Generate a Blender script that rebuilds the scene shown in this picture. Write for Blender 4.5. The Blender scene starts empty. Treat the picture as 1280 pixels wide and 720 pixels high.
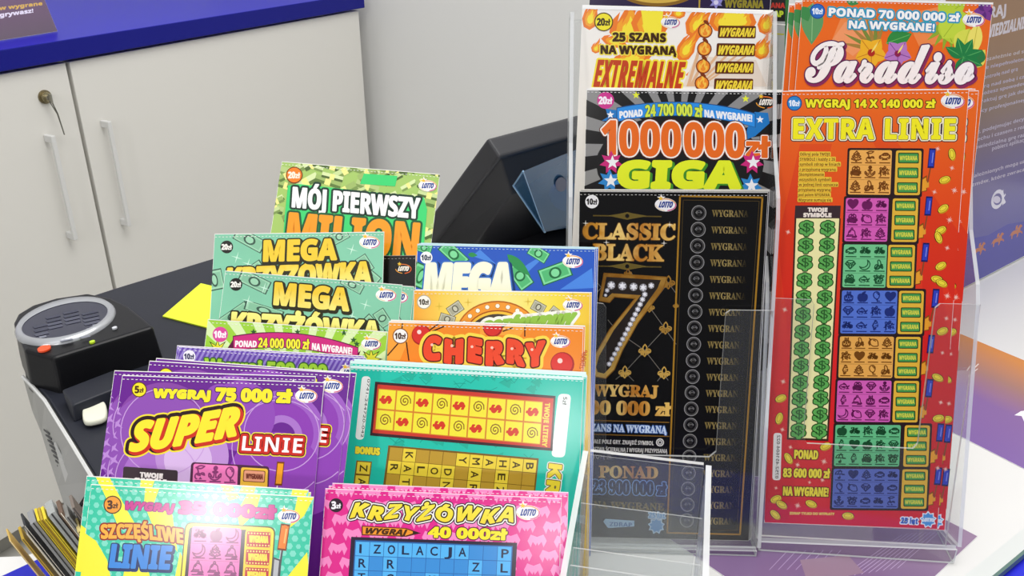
import bpy, bmesh, math, random
from mathutils import Vector, Matrix
from math import sin, cos, tan, radians, pi, atan2, hypot
random.seed(7)
SC = bpy.context.scene
COL = SC.collection

# ------------------------------------------------------------------ camera, light, exposure
F = 1100.0; PITCH = radians(25); CAMZ = 1.24; CZ = 0.866           # focal length in px of a 1280x720 frame; counter height
CAM = Vector((0, 0, CAMZ))
RV = Vector((1, 0, 0)); DV = Vector((0, cos(PITCH), -sin(PITCH))); UV = Vector((0, sin(PITCH), cos(PITCH)))
cam_d = bpy.data.cameras.new('camera'); cam = bpy.data.objects.new('camera', cam_d); COL.objects.link(cam)
cam_d.sensor_width = 36; cam_d.lens = 36*F/1280; cam_d.clip_start = 0.01
cam.location = CAM; cam.rotation_euler = (pi/2-PITCH, 0, 0)
SC.camera = cam
W = bpy.data.worlds.new('world'); SC.world = W; W.use_nodes = True
wt = W.node_tree; bgn = wt.nodes['Background']; bgn.inputs[1].default_value = 1.0
tcw = wt.nodes.new('ShaderNodeTexCoord'); sxw = wt.nodes.new('ShaderNodeSeparateXYZ'); crw = wt.nodes.new('ShaderNodeValToRGB')      # bright ceiling, dimmer shop around
mrw = wt.nodes.new('ShaderNodeMapRange'); mrw.inputs['From Min'].default_value = -1; wt.links.new(tcw.outputs['Generated'], sxw.inputs[0]); wt.links.new(sxw.outputs['Z'], mrw.inputs['Value']); wt.links.new(mrw.outputs[0], crw.inputs[0]); wt.links.new(crw.outputs[0], bgn.inputs[0])
ew = crw.color_ramp.elements; ew[0].position = .45; ew[0].color = (.22, .22, .22, 1); ew[1].position = .95; ew[1].color = (1.15, 1.17, 1.19, 1)
for p_, v_ in ((.58, .46), (.75, .85)): q_ = ew.new(p_); q_.color = (v_, v_*1.01, v_*1.02, 1)
def lamp(name, loc, target, size, power, col=(1, .98, .95), shape='DISK', spread=180):
    l = bpy.data.lights.new(name, 'AREA'); l.shape = shape; l.size = size; l.energy = power; l.color = col; l.spread = radians(spread)
    o = bpy.data.objects.new(name, l); COL.objects.link(o); o.location = loc
    o.rotation_euler = (Vector(target)-Vector(loc)).to_track_quat('-Z', 'Y').to_euler()
    return o
lamp('overhead_fill_light', (0.25, 1.0, 2.7), (-0.8, 1.7, 0.7), 1.2, 26, shape='SQUARE')  # unseen fill, added to brighten the back wall and cupboard front
lamp('overhead_fill_light', (-0.5, -0.75, 2.75), (-0.1, 0.2, 0.6), 1.2, 6, shape='SQUARE')
lamp('overhead_fill_light', (0.2, 0.5, 2.7), (-1.0, 1.5, 0.7), 1.0, 16, shape='SQUARE')  # extra unseen fill aimed at the cupboard's left end to lift it
lamp('ceiling_spot_light', (-1.33, -2.15, 2.22), (-0.1, 0.4, .95), 0.16, 13, spread=150)
lamp('ceiling_spot_light', (-0.07, -2.33, 2.36), (0.0, 0.4, .95), 0.13, 4.5, spread=150)
VS = SC.view_settings; VS.view_transform = 'Standard'; VS.look = 'None'; VS.gamma = 1; VS.use_curve_mapping = False
VS.exposure = -0.43
SC.cycles.transparent_max_bounces = 48; SC.cycles.max_bounces = 10

# ------------------------------------------------------------------ helpers
def ray(x, y): return DV + RV*((x-640)/F) + UV*((360-y)/F)
def at(x, y, z):
    d = ray(x, y); return CAM + d*((z-CAMZ)/d.z)
def atd(x, y, t): return CAM + ray(x, y)*t
def atp(x, y, P, n):
    d = ray(x, y); return CAM + d*((P-CAM).dot(n)/d.dot(n))
def lin(h):
    h = h.lstrip('#'); v = [int(h[i:i+2], 16)/255 for i in (0, 2, 4)]
    return tuple(c/12.92 if c <= .04045 else ((c+.055)/1.055)**2.4 for c in v)+(1,)
MATS = {}
def mat(h, rough=.17, metal=0.0, spec=.25, noise=0.0, nscale=40.0, bump=0.0):
    k = (h, rough, metal, spec, noise, nscale, bump)
    if k in MATS: return MATS[k]
    m = bpy.data.materials.new('surface_'+h.strip('#')); m.use_nodes = True
    nt = m.node_tree; b = nt.nodes['Principled BSDF']
    b.inputs['Base Color'].default_value = lin(h); b.inputs['Roughness'].default_value = rough
    b.inputs['Metallic'].default_value = metal; b.inputs['Specular IOR Level'].default_value = spec
    if noise or bump:
        tc = nt.nodes.new('ShaderNodeTexCoord'); n = nt.nodes.new('ShaderNodeTexNoise'); n.inputs['Scale'].default_value = nscale; n.inputs['Detail'].default_value = 4
        nt.links.new(tc.outputs['Object'], n.inputs['Vector'])
        if noise:
            mx = nt.nodes.new('ShaderNodeMix'); mx.data_type = 'RGBA'
            c = lin(h); mx.inputs[6].default_value = tuple(v*(1-noise) for v in c[:3])+(1,); mx.inputs[7].default_value = tuple(min(1, v*(1+noise)) for v in c[:3])+(1,)
            nt.links.new(n.outputs['Fac'], mx.inputs[0]); nt.links.new(mx.outputs[2], b.inputs['Base Color'])
        if bump:
            bp = nt.nodes.new('ShaderNodeBump'); bp.inputs['Strength'].default_value = bump; bp.inputs['Distance'].default_value = .002
            nt.links.new(n.outputs['Fac'], bp.inputs['Height']); nt.links.new(bp.outputs[0], b.inputs['Normal'])
    MATS[k] = m; return m
def ramp(stops, axis='y', lo=0.0, hi=1.0, rough=.17, noise=0.0, nscale=300.0):
    """printed colour gradient along an object axis: stops = [(pos, hex)], pos 0..1 mapped to lo..hi metres"""
    k = (tuple(stops), axis, round(lo, 5), round(hi, 5), rough, noise)
    if k in MATS: return MATS[k]
    m = bpy.data.materials.new('print_gradient'); m.use_nodes = True; nt = m.node_tree; b = nt.nodes['Principled BSDF']
    b.inputs['Roughness'].default_value = rough; b.inputs['Specular IOR Level'].default_value = .25
    tc = nt.nodes.new('ShaderNodeTexCoord'); sp = nt.nodes.new('ShaderNodeSeparateXYZ'); nt.links.new(tc.outputs['Object'], sp.inputs[0])
    mr = nt.nodes.new('ShaderNodeMapRange'); mr.inputs['From Min'].default_value = lo; mr.inputs['From Max'].default_value = hi
    nt.links.new(sp.outputs['XYZ'.index(axis.upper())], mr.inputs['Value'])
    src = mr.outputs[0]
    if noise:
        n = nt.nodes.new('ShaderNodeTexNoise'); n.inputs['Scale'].default_value = nscale; nt.links.new(tc.outputs['Object'], n.inputs['Vector'])
        ma = nt.nodes.new('ShaderNodeMath'); ma.operation = 'MULTIPLY_ADD'; ma.inputs[1].default_value = noise; nt.links.new(n.outputs['Fac'], ma.inputs[0]); nt.links.new(src, ma.inputs[2]); src = ma.outputs[0]
    cr = nt.nodes.new('ShaderNodeValToRGB'); e = cr.color_ramp.elements
    while len(e) < len(stops): e.new(.5)
    for el, (p, h) in zip(e, sorted(stops)): el.position = p; el.color = lin(h)
    nt.links.new(src, cr.inputs[0]); nt.links.new(cr.outputs[0], b.inputs['Base Color'])
    MATS[k] = m; return m
def acrylic(name, tint, haze, gloss=.04, hz=(.85, .87, .88, 1)):
    m = bpy.data.materials.new(name); m.use_nodes = True; nt = m.node_tree; nt.nodes.clear()
    out = nt.nodes.new('ShaderNodeOutputMaterial'); t = nt.nodes.new('ShaderNodeBsdfTransparent'); t.inputs[0].default_value = tint
    d = nt.nodes.new('ShaderNodeBsdfDiffuse'); d.inputs[0].default_value = hz
    g = nt.nodes.new('ShaderNodeBsdfGlossy'); g.inputs['Roughness'].default_value = gloss
    lw = nt.nodes.new('ShaderNodeLayerWeight'); lw.inputs['Blend'].default_value = .5
    p5 = nt.nodes.new('ShaderNodeMath'); p5.operation = 'POWER'; p5.inputs[1].default_value = 4.0; nt.links.new(lw.outputs['Facing'], p5.inputs[0])
    fr = nt.nodes.new('ShaderNodeMath'); fr.operation = 'MULTIPLY_ADD'; fr.inputs[1].default_value = .5; fr.inputs[2].default_value = .025; nt.links.new(p5.outputs[0], fr.inputs[0])
    m1 = nt.nodes.new('ShaderNodeMixShader'); m1.inputs[0].default_value = haze; nt.links.new(t.outputs[0], m1.inputs[1]); nt.links.new(d.outputs[0], m1.inputs[2])
    m2 = nt.nodes.new('ShaderNodeMixShader'); nt.links.new(fr.outputs[0], m2.inputs[0]); nt.links.new(m1.outputs[0], m2.inputs[1]); nt.links.new(g.outputs[0], m2.inputs[2])
    nt.links.new(m2.outputs[0], out.inputs[0]); return m
CLEAR = acrylic('clear_acrylic', (.968, .974, .974, 1), .014)
EDGE = acrylic('acrylic_cut_edge', (.85, .87, .87, 1), .55, hz=(.86, .87, .87, 1))
BLUEPL = acrylic('blue_translucent_plastic', (.10, .26, .46, 1), .5, .12, (.05, .17, .34, 1))

class MB:
    """collects faces with materials, links them as ONE mesh object"""
    def __init__(s): s.v = []; s.f = []; s.m = []; s.mats = []; s.ix = {}
    def mi(s, m):
        if m.name not in s.ix: s.ix[m.name] = len(s.mats); s.mats.append(m)
        return s.ix[m.name]
    def face(s, pts, m):
        n = len(s.v); s.v += [tuple(p) for p in pts]; s.f.append(tuple(range(n, n+len(pts)))); s.m.append(s.mi(m))
    def mesh(s, vs, fs, m):
        n = len(s.v); s.v += [tuple(p) for p in vs]; k = s.mi(m)
        for f in fs: s.f.append(tuple(i+n for i in f)); s.m.append(k)
    def prism(s, pts, d, m, me=None, cap=True):
        """polygon pts extruded by vector d; me = material of the cut edges"""
        me = me or m; d = Vector(d); a = [Vector(p) for p in pts]; b = [p+d for p in a]; n = len(a)
        nr = Vector((0, 0, 0))
        for i in range(n): nr += a[i].cross(a[(i+1) % n])
        if nr.dot(d) > 0: a, b = b, a
        if cap: s.face(a, m); s.face(b[::-1], m)
        for i in range(n):
            j = (i+1) % n; s.face([a[j], a[i], b[i], b[j]], me)
    def box(s, o, x, y, z, m):
        o = Vector(o); x = Vector(x); y = Vector(y); s.prism([o, o+x, o+x+y, o+y], z, m)
    def tube(s, path, r, m, n=10, cap=True):
        path = [Vector(p) for p in path]; rings = []
        for i, p in enumerate(path):
            t = (path[min(i+1, len(path)-1)]-path[max(i-1, 0)]).normalized()
            u = t.orthogonal().normalized() if i == 0 else (u - t*u.dot(t)).normalized()
            w = t.cross(u); rr = r[i] if isinstance(r, (list, tuple)) else r
            rings.append([p+(u*cos(2*pi*k/n)+w*sin(2*pi*k/n))*rr for k in range(n)])
        vs = [v for g in rings for v in g]; fs = []
        for i in range(len(path)-1):
            for k in range(n): fs.append((i*n+k, i*n+(k+1) % n, (i+1)*n+(k+1) % n, (i+1)*n+k))
        if cap: fs.append(tuple(range(n))[::-1]); fs.append(tuple((len(path)-1)*n+k for k in range(n)))
        s.mesh(vs, fs, m)
    def build(s, name, parent=None, M=None, bevel=0.0, smooth=False):
        me = bpy.data.meshes.new(name); Mi = M.inverted() if M is not None else None
        me.from_pydata([Mi @ Vector(v) for v in s.v] if M is not None else s.v, [], s.f)
        for m in s.mats: me.materials.append(m)
        me.polygons.foreach_set('material_index', s.m)
        if smooth: me.polygons.foreach_set('use_smooth', [True]*len(s.f))
        o = bpy.data.objects.new(name, me); COL.objects.link(o)
        if bevel or smooth:
            bm = bmesh.new(); bm.from_mesh(me); bmesh.ops.remove_doubles(bm, verts=bm.verts, dist=1e-6); bm.to_mesh(me); bm.free()
        if bevel:
            b = o.modifiers.new('bevel', 'BEVEL'); b.width = bevel; b.segments = 3; b.limit_method = 'ANGLE'
        if parent: o.parent = parent
        elif M is not None: o.matrix_world = M
        return o
def tag(o, label=None, cat=None, group=None, kind=None):
    if label: o['label'] = label
    if cat: o['category'] = cat
    if group: o['group'] = group
    if kind: o['kind'] = kind
    return o
def empty(name, loc, label, cat, group=None):
    o = bpy.data.objects.new(name, None); COL.objects.link(o); o.location = loc; o.empty_display_size = .02
    return tag(o, label, cat, group)
def M_at(p): return Matrix.Translation(Vector(p))

# ------------------------------------------------------------------ glyphs (Blender's own typeface, turned into flat polygons)
fc = bpy.data.curves.new('type', 'FONT'); fc.resolution_u = 3; fc.fill_mode = 'FRONT'
fo = bpy.data.objects.new('type', fc); COL.objects.link(fo)
def raw(body):
    fc.body = body; dg = bpy.context.evaluated_depsgraph_get(); dg.update()
    e = fo.evaluated_get(dg); me = e.to_mesh()
    v = [(p.co.x, p.co.y) for p in me.vertices]; f = [tuple(p.vertices) for p in me.polygons]; e.to_mesh_clear()
    ar = lambda q: sum(v[q[i-1]][0]*v[q[i]][1]-v[q[i]][0]*v[q[i-1]][1] for i in range(len(q)))
    return v, [q if ar(q) > 0 else q[::-1] for q in f]
G = {}; NACC = {}
STY = {'B': (0x1D5D4, 0x1D5EE, 0x1D7EC), 'BI': (0x1D63C, 0x1D656, 0x1D7EC), 'S': (0x1D400, 0x1D41A, 0x1D7CE), 'SC': (0x1D4D0, 0x1D4EA, 0x1D7CE)}
ACC = {'Ó': ('O', 'a'), 'Ż': ('Z', 'd'), 'Ę': ('E', 'o'), 'Ą': ('A', 'o'), 'Ś': ('S', 'a'), 'Ł': ('L', 's'), 'ł': ('l', 's'), 'ż': ('z', 'd'), 'ą': ('a', 'o'), 'ę': ('e', 'o'), 'ć': ('c', 'a'), 'ś': ('s', 'a'), 'ó': ('o', 'a'), 'Ź': ('Z', 'a'), 'Ć': ('C', 'a')}
def code(c, st):
    if st in STY:
        a, b, d = STY[st]
        if 'A' <= c <= 'Z': return chr(a+ord(c)-65)
        if 'a' <= c <= 'z': return chr(b+ord(c)-97)
        if '0' <= c <= '9': return chr(d+ord(c)-48)
    return c
def glyph(c, st):
    k = (c, st)
    if k in G: return G[k]
    if c == ' ': G[k] = ([], [], [], .27); return G[k]
    if c in ACC and st in STY:
        b, a = ACC[c]; v, f, _, adv = glyph(b, st); v = list(v); f = list(f)
        x0 = min(p[0] for p in v); x1 = max(p[0] for p in v); y1 = max(p[1] for p in v); xm = (x0+x1)/2
        n = n0 = len(v)
        if a == 'a': q = [(xm-.07, y1+.04), (xm+.05, y1+.04), (xm+.17, y1+.17), (xm+.02, y1+.17)]
        elif a == 'd': q = [(xm+.075*cos(t*pi/4), y1+.11+.075*sin(t*pi/4)) for t in range(8)]
        elif a == 'o': q = [(x1-.17, -.01), (x1-.2, -.08), (x1-.15, -.17), (x1-.02, -.17), (x1-.02, -.10), (x1-.08, -.10), (x1-.06, -.01)]
        else: q = [(xm-.19, y1*.38), (xm+.17, y1*.58), (xm+.17, y1*.74), (xm-.19, y1*.54)] if b == 'l' else [(x0-.10, y1*.34), (x0+.30, y1*.56), (x0+.30, y1*.72), (x0-.10, y1*.50)]
        v += q; f.append(tuple(range(n, n+len(q))))
        a_ = sum(q[i-1][0]*q[i][1]-q[i][0]*q[i-1][1] for i in range(len(q)))
        if a_ < 0: f[-1] = f[-1][::-1]
    else:
        ch = code(c, st); v, f = raw(ch)
        bar, _ = raw('|'); two, _ = raw(ch+'|')
        adv = max(p[0] for p in two)-max(p[0] for p in bar)
    cnt = {}
    for fa in f:
        for i in range(len(fa)):
            e = (fa[i], fa[(i+1) % len(fa)])
            if (e[1], e[0]) in cnt: cnt[(e[1], e[0])] += 1
            else: cnt[e] = cnt.get(e, 0)+1
    be = [e for e, n in cnt.items() if n == 1]
    G[k] = (v, f, be, adv); NACC[k] = n0 if c in ACC and st in STY else 10**6; return G[k]
CAPH = {}
def caph(st):
    if st not in CAPH: CAPH[st] = max(p[1] for p in glyph('H', st)[0])
    return CAPH[st]
PAR = []                                     # tiny per-letter lift so that outlines of neighbouring letters never share a plane
def layout(s, st, gap=0.0):
    x = 0; V = []; Fs = []; E = []; PAR.clear(); gi = 0
    for c in s:
        v, f, be, adv = glyph(c, st); n = len(V); h = caph(st)
        V += [(p[0]+x, p[1]/h) for p in v]; Fs += [tuple(i+n for i in q) for q in f]; E += [(a+n, b+n) for a, b in be]
        if v: PAR.extend((gi % 2)*.5+(.3 if q >= NACC.get((c, st), 10**6) else 0) for q in range(len(v))); gi += 1
        x += adv+gap
    x0 = min(p[0] for p in V); x1 = max(p[0] for p in V)
    return [((p[0]-x0)/(x1-x0), p[1]) for p in V], Fs, E
def strokes(P, E, w):
    """mitred quads of half-width w around boundary edges E of 2D points P"""
    nb = {}
    for a, b in E: nb.setdefault(a, []).append(b); nb.setdefault(b, []).append(a)
    vs = []; fs = []
    def ext(i, j):                                    # how far the quad runs past vertex i (coming from j)
        o = [k for k in nb[i] if k != j]
        if not o: return w
        d1 = (P[i][0]-P[j][0], P[i][1]-P[j][1]); d2 = (P[o[0]][0]-P[i][0], P[o[0]][1]-P[i][1])
        l = hypot(*d1)*hypot(*d2)
        if l < 1e-14: return 0
        t = math.acos(max(-1, min(1, (d1[0]*d2[0]+d1[1]*d2[1])/l))); return w*min(tan(min(t, 2.4)/2), .75)
    for a, b in E:
        dx = P[b][0]-P[a][0]; dy = P[b][1]-P[a][1]; l = hypot(dx, dy)
        if l < 1e-9: continue
        dx /= l; dy /= l; ea = ext(a, b); eb = ext(b, a); nx, ny = -dy*w, dx*w
        A = (P[a][0]-dx*ea, P[a][1]-dy*ea); B = (P[b][0]+dx*eb, P[b][1]+dy*eb); n = len(vs)
        vs += [(A[0]-nx, A[1]-ny), (B[0]-nx, B[1]-ny), (B[0]+nx, B[1]+ny), (A[0]+nx, A[1]+ny)]; fs.append((n, n+1, n+2, n+3))
    return vs, fs
def band(P, E, w):
    """mitred band of width w on the outer (right-hand) side of directed contour edges E"""
    nr = {}; inn = {}; out = {}
    for a, b in E:
        dx = P[b][0]-P[a][0]; dy = P[b][1]-P[a][1]; l = hypot(dx, dy)
        if l < 1e-9: l = 1e-9
        nr[(a, b)] = (dy/l, -dx/l); out.setdefault(a, []).append((a, b)); inn.setdefault(b, []).append((a, b))
    vs = []; fs = []; ix = []
    def off(i, e, o):
        n1 = nr[e]
        if not o: return (P[i][0]+n1[0]*w, P[i][1]+n1[1]*w)
        n2 = nr[o[0]]; mx, my = n1[0]+n2[0], n1[1]+n2[1]; l2 = mx*mx+my*my
        if l2 < .25: return (P[i][0]+n1[0]*w, P[i][1]+n1[1]*w)
        k = min(2/l2, 1.7); return (P[i][0]+mx*w*k, P[i][1]+my*w*k)
    def turn(e1, e2):                            # > 0 where the outline turns around a convex corner
        n1, n2 = nr[e1], nr[e2]; return atan2(n1[0]*n2[1]-n1[1]*n2[0], n1[0]*n2[0]+n1[1]*n2[1])
    RT = .45
    for a, b in E:
        n = len(vs); e = (a, b); pe = inn.get(a); ne = out.get(b); n1 = nr[e]
        ta = turn(pe[0], e) if pe else 0; tb = turn(e, ne[0]) if ne else 0
        A = (P[a][0]+n1[0]*w, P[a][1]+n1[1]*w) if ta > RT else off(a, e, pe); B = (P[b][0]+n1[0]*w, P[b][1]+n1[1]*w) if tb > RT else off(b, e, ne)
        vs += [P[a], A, B, P[b]]; ix += [a, a, b, b]; fs.append((n, n+1, n+2, n+3))
        if tb > RT:                              # round join
            n = len(vs); t0 = atan2(n1[1], n1[0]); q = 4; vs.append(P[b]); vs += [(P[b][0]+w*cos(t0+tb*k/q), P[b][1]+w*sin(t0+tb*k/q)) for k in range(q+1)]; ix += [b]*(q+2)
            fs.append(tuple(range(n, n+q+2)))
    return vs, fs, ix
def circ(cx, cy, r, n=24, ry=None, rot=0, a0=0, a1=2*pi):
    ry = r if ry is None else ry; full = abs(a1-a0-2*pi) < 1e-6; o = []
    for k in range(n if full else n+1):
        t = a0+(a1-a0)*k/n; x, y = r*cos(t), ry*sin(t); o.append((cx+x*cos(rot)-y*sin(rot), cy+x*sin(rot)+y*cos(rot)))
    return o
def starp(cx, cy, r, k=.42, n=5, rot=-pi/2):
    return [(cx+(r if i % 2 == 0 else r*k)*cos(rot+pi*i/n), cy+(r if i % 2 == 0 else r*k)*sin(rot+pi*i/n)) for i in range(2*n)]
def clip(poly, x0, x1, y0, y1):
    for ax, lim, sg in ((0, x0, 1), (0, x1, -1), (1, y0, 1), (1, y1, -1)):
        out = []
        for i in range(len(poly)):
            a, b = poly[i-1], poly[i]; da = (a[ax]-lim)*sg; db = (b[ax]-lim)*sg
            if (da >= 0) != (db >= 0):
                t = da/(da-db); out.append((a[0]+(b[0]-a[0])*t, a[1]+(b[1]-a[1])*t))
            if db >= 0: out.append(b)
        poly = out
        if len(poly) < 3: return []
    return poly

class Print:
    """a flat printed thing (scratch card, leaflet, board): stock + printing. Positions are read off the photograph and turned into card coordinates."""
    LAY = .000008
    def __init__(s, name, W, H, TL, r, u, label, cat, group=None, stock='#f4f2ec', face='#ffffff', t=.00035, facem=None):
        s.W, s.H, s.r, s.u = W, H, r.normalized(), u.normalized(); s.n = s.r.cross(s.u).normalized()
        s.O = TL + s.r*(W/2) - s.u*H; s.TL = TL
        s.M = Matrix((( s.r.x, s.u.x, s.n.x, s.O.x), (s.r.y, s.u.y, s.n.y, s.O.y), (s.r.z, s.u.z, s.n.z, s.O.z), (0, 0, 0, 1)))
        s.name = name; s.info = (label, cat, group); s.t = t; s.mbs = {}; s.order = []; s.cur = s._mb(None); s.z = 0.0; s.labels = {}; s.done = []; s.hz = None; s.zmax = 0; s.par = None
        w = W/2; st = mat(stock, .6)
        s.cur.box((-w, 0, -t), (W, 0, 0), (0, H, 0), (0, 0, t), st)
        s.bg(facem or mat(face))
        s.root = None
    def _mb(s, k):
        if k not in s.mbs: s.mbs[k] = MB(); s.order.append(k)
        return s.mbs[k]
    def part(s, name=None, label=None):
        s.cur = s._mb(name)
        if label: s.labels[name] = label
        return s
    def base(s): s.cur = s.mbs[None]; return s
    def L(s, p):
        X = atp(p[0], p[1], s.O, s.n)-s.O; return (X.dot(s.r), X.dot(s.u))
    held = False
    def up(s, pts=None, g=0.0):
        """height of the next print layer over the stock: just above whatever is printed where pts lie"""
        if pts is None: return s.z + s.LAY
        x0 = min(p[0] for p in pts)-g; x1 = max(p[0] for p in pts)+g; y0 = min(p[1] for p in pts)-g; y1 = max(p[1] for p in pts)+g
        z = s.LAY
        for a0, a1, b0, b1, zz in s.done:
            if zz > z and a0 < x1 and x0 < a1 and b0 < y1 and y0 < b1: z = zz
        if not s.held: z += s.LAY
        elif s.hz is None: z += s.LAY; s.hz = z
        else: z = s.hz = max(s.hz, z if z > s.hz else 0)
        s.done.append((x0, x1, y0, y1, z)); s.zmax = max(s.zmax, z); return z
    def hold(s, on=True): s.held = on; s.hz = None
    def col(s, c): return mat(c) if isinstance(c, str) else c
    def bg(s, m):
        z = s.up(); w = s.W/2; e = .0002
        s.cur.face([(-w+e, e, z), (w-e, e, z), (w-e, s.H-e, z), (-w+e, s.H-e, z)], m)
    def poly(s, pts, c, local=False):
        q = pts if local else [s.L(p) for p in pts]; w = s.W/2
        q = clip(q, -w, w, 0, s.H)
        if len(q) < 3: return
        a = sum(q[i-1][0]*q[i][1]-q[i][0]*q[i-1][1] for i in range(len(q)))
        if a < 0: q = q[::-1]
        z = s.up(q); s.cur.face([(x, y, z) for x, y in q], s.col(c))
    def line(s, pts, w, c):                       # open polyline, width w px
        if len(pts) == 2: a, b = pts; pts = [(a[0]+(b[0]-a[0])*i/8, a[1]+(b[1]-a[1])*i/8) for i in range(9)]
        q = [s.L(p) for p in pts]; k = w*s.px(pts[0])/2; z = s.up(q, k); m = s.col(c)
        ins = [abs(a) < s.W/2-k*.6 and k*.6 < b < s.H-k*.6 for a, b in q]
        v, f = strokes(q, [(i, i+1) for i in range(len(q)-1) if ins[i] and ins[i+1]], k); s.cur.mesh([(x, y, z) for x, y in v], f, m)
    def ring(s, pts, w, c): s.line(list(pts)+[pts[0]], w, c)
    def px(s, p):
        a = s.L(p); b = s.L((p[0]+10, p[1])); return hypot(a[0]-b[0], a[1]-b[1])/10
    def rrect(s, q, c, rad=1.5, grow=0):
        """rounded quad from four photo points TL,TR,BR,BL; rad and grow in px"""
        a = [Vector(s.L(p)) for p in q]; k = s.px(q[0]); rad = max(rad*k, 1e-5); g = grow*k; out = []
        if g:
            ex = (a[1]-a[0]).normalized()*g; ey = (a[3]-a[0]).normalized()*g
            a = [a[0]-ex-ey, a[1]+ex-ey, a[2]+ex+ey, a[3]-ex+ey]
        for i in range(4):
            p, pv, nx = a[i], a[i-1], a[(i+1) % 4]; d1 = (pv-p).normalized()*rad; d2 = (nx-p).normalized()*rad
            for t in (0, .25, .5, .75, 1): out.append(tuple(p + d1*(1-t)**2 + d2*t*t))
        s.poly(out, c, True)
    def text(s, tx, bl, br, tl, c, st='B', grow=0.0, outs=(), warp=None, gap=0.0):
        V, Fs, E = layout(tx, st, gap); s.par = list(PAR); o = Vector(s.L(bl)); ex = Vector(s.L(br))-o; ey = Vector(s.L(tl))-o; h = ey.length
        if warp: V = [(x, warp(x)[0]+y*warp(x)[1]) for x, y in V]
        P = [tuple(o+ex*x+ey*y) for x, y in V]
        for w, cc in sorted(outs, key=lambda q: -q[0]): s._stroke(P, Fs, E, w*h, cc)
        s._stroke(P, Fs, E, grow*h, c); s.par = None
    def _stroke(s, P, Fs, E, w, c):
        """filled letters, fattened outwards by w: the filled shape plus a mitred band on the outer side of its contour"""
        if not P: return
        z = s.up(P, w); m = s.col(c)
        par = s.par if s.par and len(s.par) == len(P) else [0]*len(P); l = s.LAY
        s.cur.mesh([(p[0], p[1], z+l*k) for p, k in zip(P, par)], Fs, m)
        if w > 0:
            v, f, ix = band(P, E, w); s.cur.mesh([(p[0], p[1], z+l*(par[i]-.12)) for p, i in zip(v, ix)], f, m)
    def sym(s, ch, cx, cy, size, c, rot=0, st='R', grow=0.0, outs=(), sx=1.0):
        v, f, E, _ = glyph(ch, st)
        x0, x1 = min(p[0] for p in v), max(p[0] for p in v); y0, y1 = min(p[1] for p in v), max(p[1] for p in v)
        o = Vector(s.L((cx, cy))); k = size*s.px((cx, cy))/max(x1-x0, y1-y0); P = []
        for x, y in v:
            a, b = (x-(x0+x1)/2)*k*sx, (y-(y0+y1)/2)*k; P.append((o.x+a*cos(rot)-b*sin(rot), o.y+a*sin(rot)+b*cos(rot)))
        for w, cc in sorted(outs, key=lambda q: -q[0]): s._stroke(P, f, E, w*size*s.px((cx, cy)), cc)
        s._stroke(P, f, E, grow*size*s.px((cx, cy)), c)
    def badge(s, cx, cy, r, bgc, tx, tc, ring=None, rot=0):
        s.part('price_badge')
        if ring: s.poly(circ(cx, cy, r*1.14), ring)
        s.poly(circ(cx, cy, r), bgc)
        def q(x, y): return (cx+r*(x*cos(rot)-y*sin(rot)), cy+r*(x*sin(rot)+y*cos(rot)))
        n = '10' if tx.startswith('10') else '20' if tx.startswith('20') else tx[0]
        if len(n) == 2:
            s.text(n, q(-.8, .42), q(.12, .42), q(-.8, -.42), tc, grow=.05); s.text('zł', q(.17, .42), q(.78, .42), q(.17, -.3), tc, grow=.03)
        else:
            s.text(n, q(-.62, .5), q(-.02, .5), q(-.62, -.52), tc, grow=.05); s.text('zł', q(.05, .42), q(.68, .42), q(.05, -.2), tc, grow=.03)
        s.base()
    def logo(s, cx, cy, w, dark=False, rot=.05):
        """the oval swoosh mark with the five-letter word and a small star"""
        s.part('logo_badge')
        def q(x, y): return (cx+w*(x*cos(rot)-y*sin(rot)), cy+w*(x*sin(rot)+y*cos(rot)))
        if not dark:
            s.poly([q(.5*cos(t*pi/12), .31*sin(t*pi/12)) for t in range(24)], '#f6f4f2')
            s.poly(starp(*q(-.22, -.3), .2*w), '#f6f4f2')
        s.line([q(.47*cos(t), .27*sin(t)) for t in [-2.2+.25*i for i in range(9)]], w*.045, '#e8762c' if dark else '#e9a05c')
        s.line([q(.47*cos(t), .27*sin(t)) for t in [-.2+.25*i for i in range(7)]], w*.05, '#e0601e' if dark else '#d2568a')
        s.line([q(.45*cos(t), .27*sin(t)) for t in [1.7+.25*i for i in range(6)]], w*.04, '#f0a030' if dark else '#f0d8b0')
        s.poly(starp(*q(-.24, -.28), .13*w), '#f2c230')
        s.text('LOTTO', q(-.31, .13), q(.3, .11), q(-.27, -.13), '#f4ece0' if dark else '#24408e', 'BI', grow=.05)
        s.base()
    def perf(s, c='#f2f0ec', top=.0004):
        """white torn top edge with its row of perforation dashes"""
        w = s.W/2; s.poly([(-w, s.H-top), (w, s.H-top), (w, s.H), (-w, s.H)], c, True)
        z = s.zmax + s.LAY; n = int(s.W/.0022); m = s.col(c)
        for i in range(n):
            x = -w+s.W*(i+.2)/n; y = s.H-.0021+random.uniform(-.0001, .0001)
            s.cur.face([(x, y, z), (x+s.W/n*.5, y, z), (x+s.W/n*.5, y+.0003, z), (x, y+.0003, z)], m)
    def finish(s):
        s.root = s.mbs[None].build(s.name); s.root.matrix_world = s.M; tag(s.root, *s.info)
        for k in s.order:
            if k is None or not s.mbs[k].f: continue
            o = s.mbs[k].build(k.split('#')[0], s.root)
            if k in s.labels: o['label'] = s.labels[k]
        return s
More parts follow.
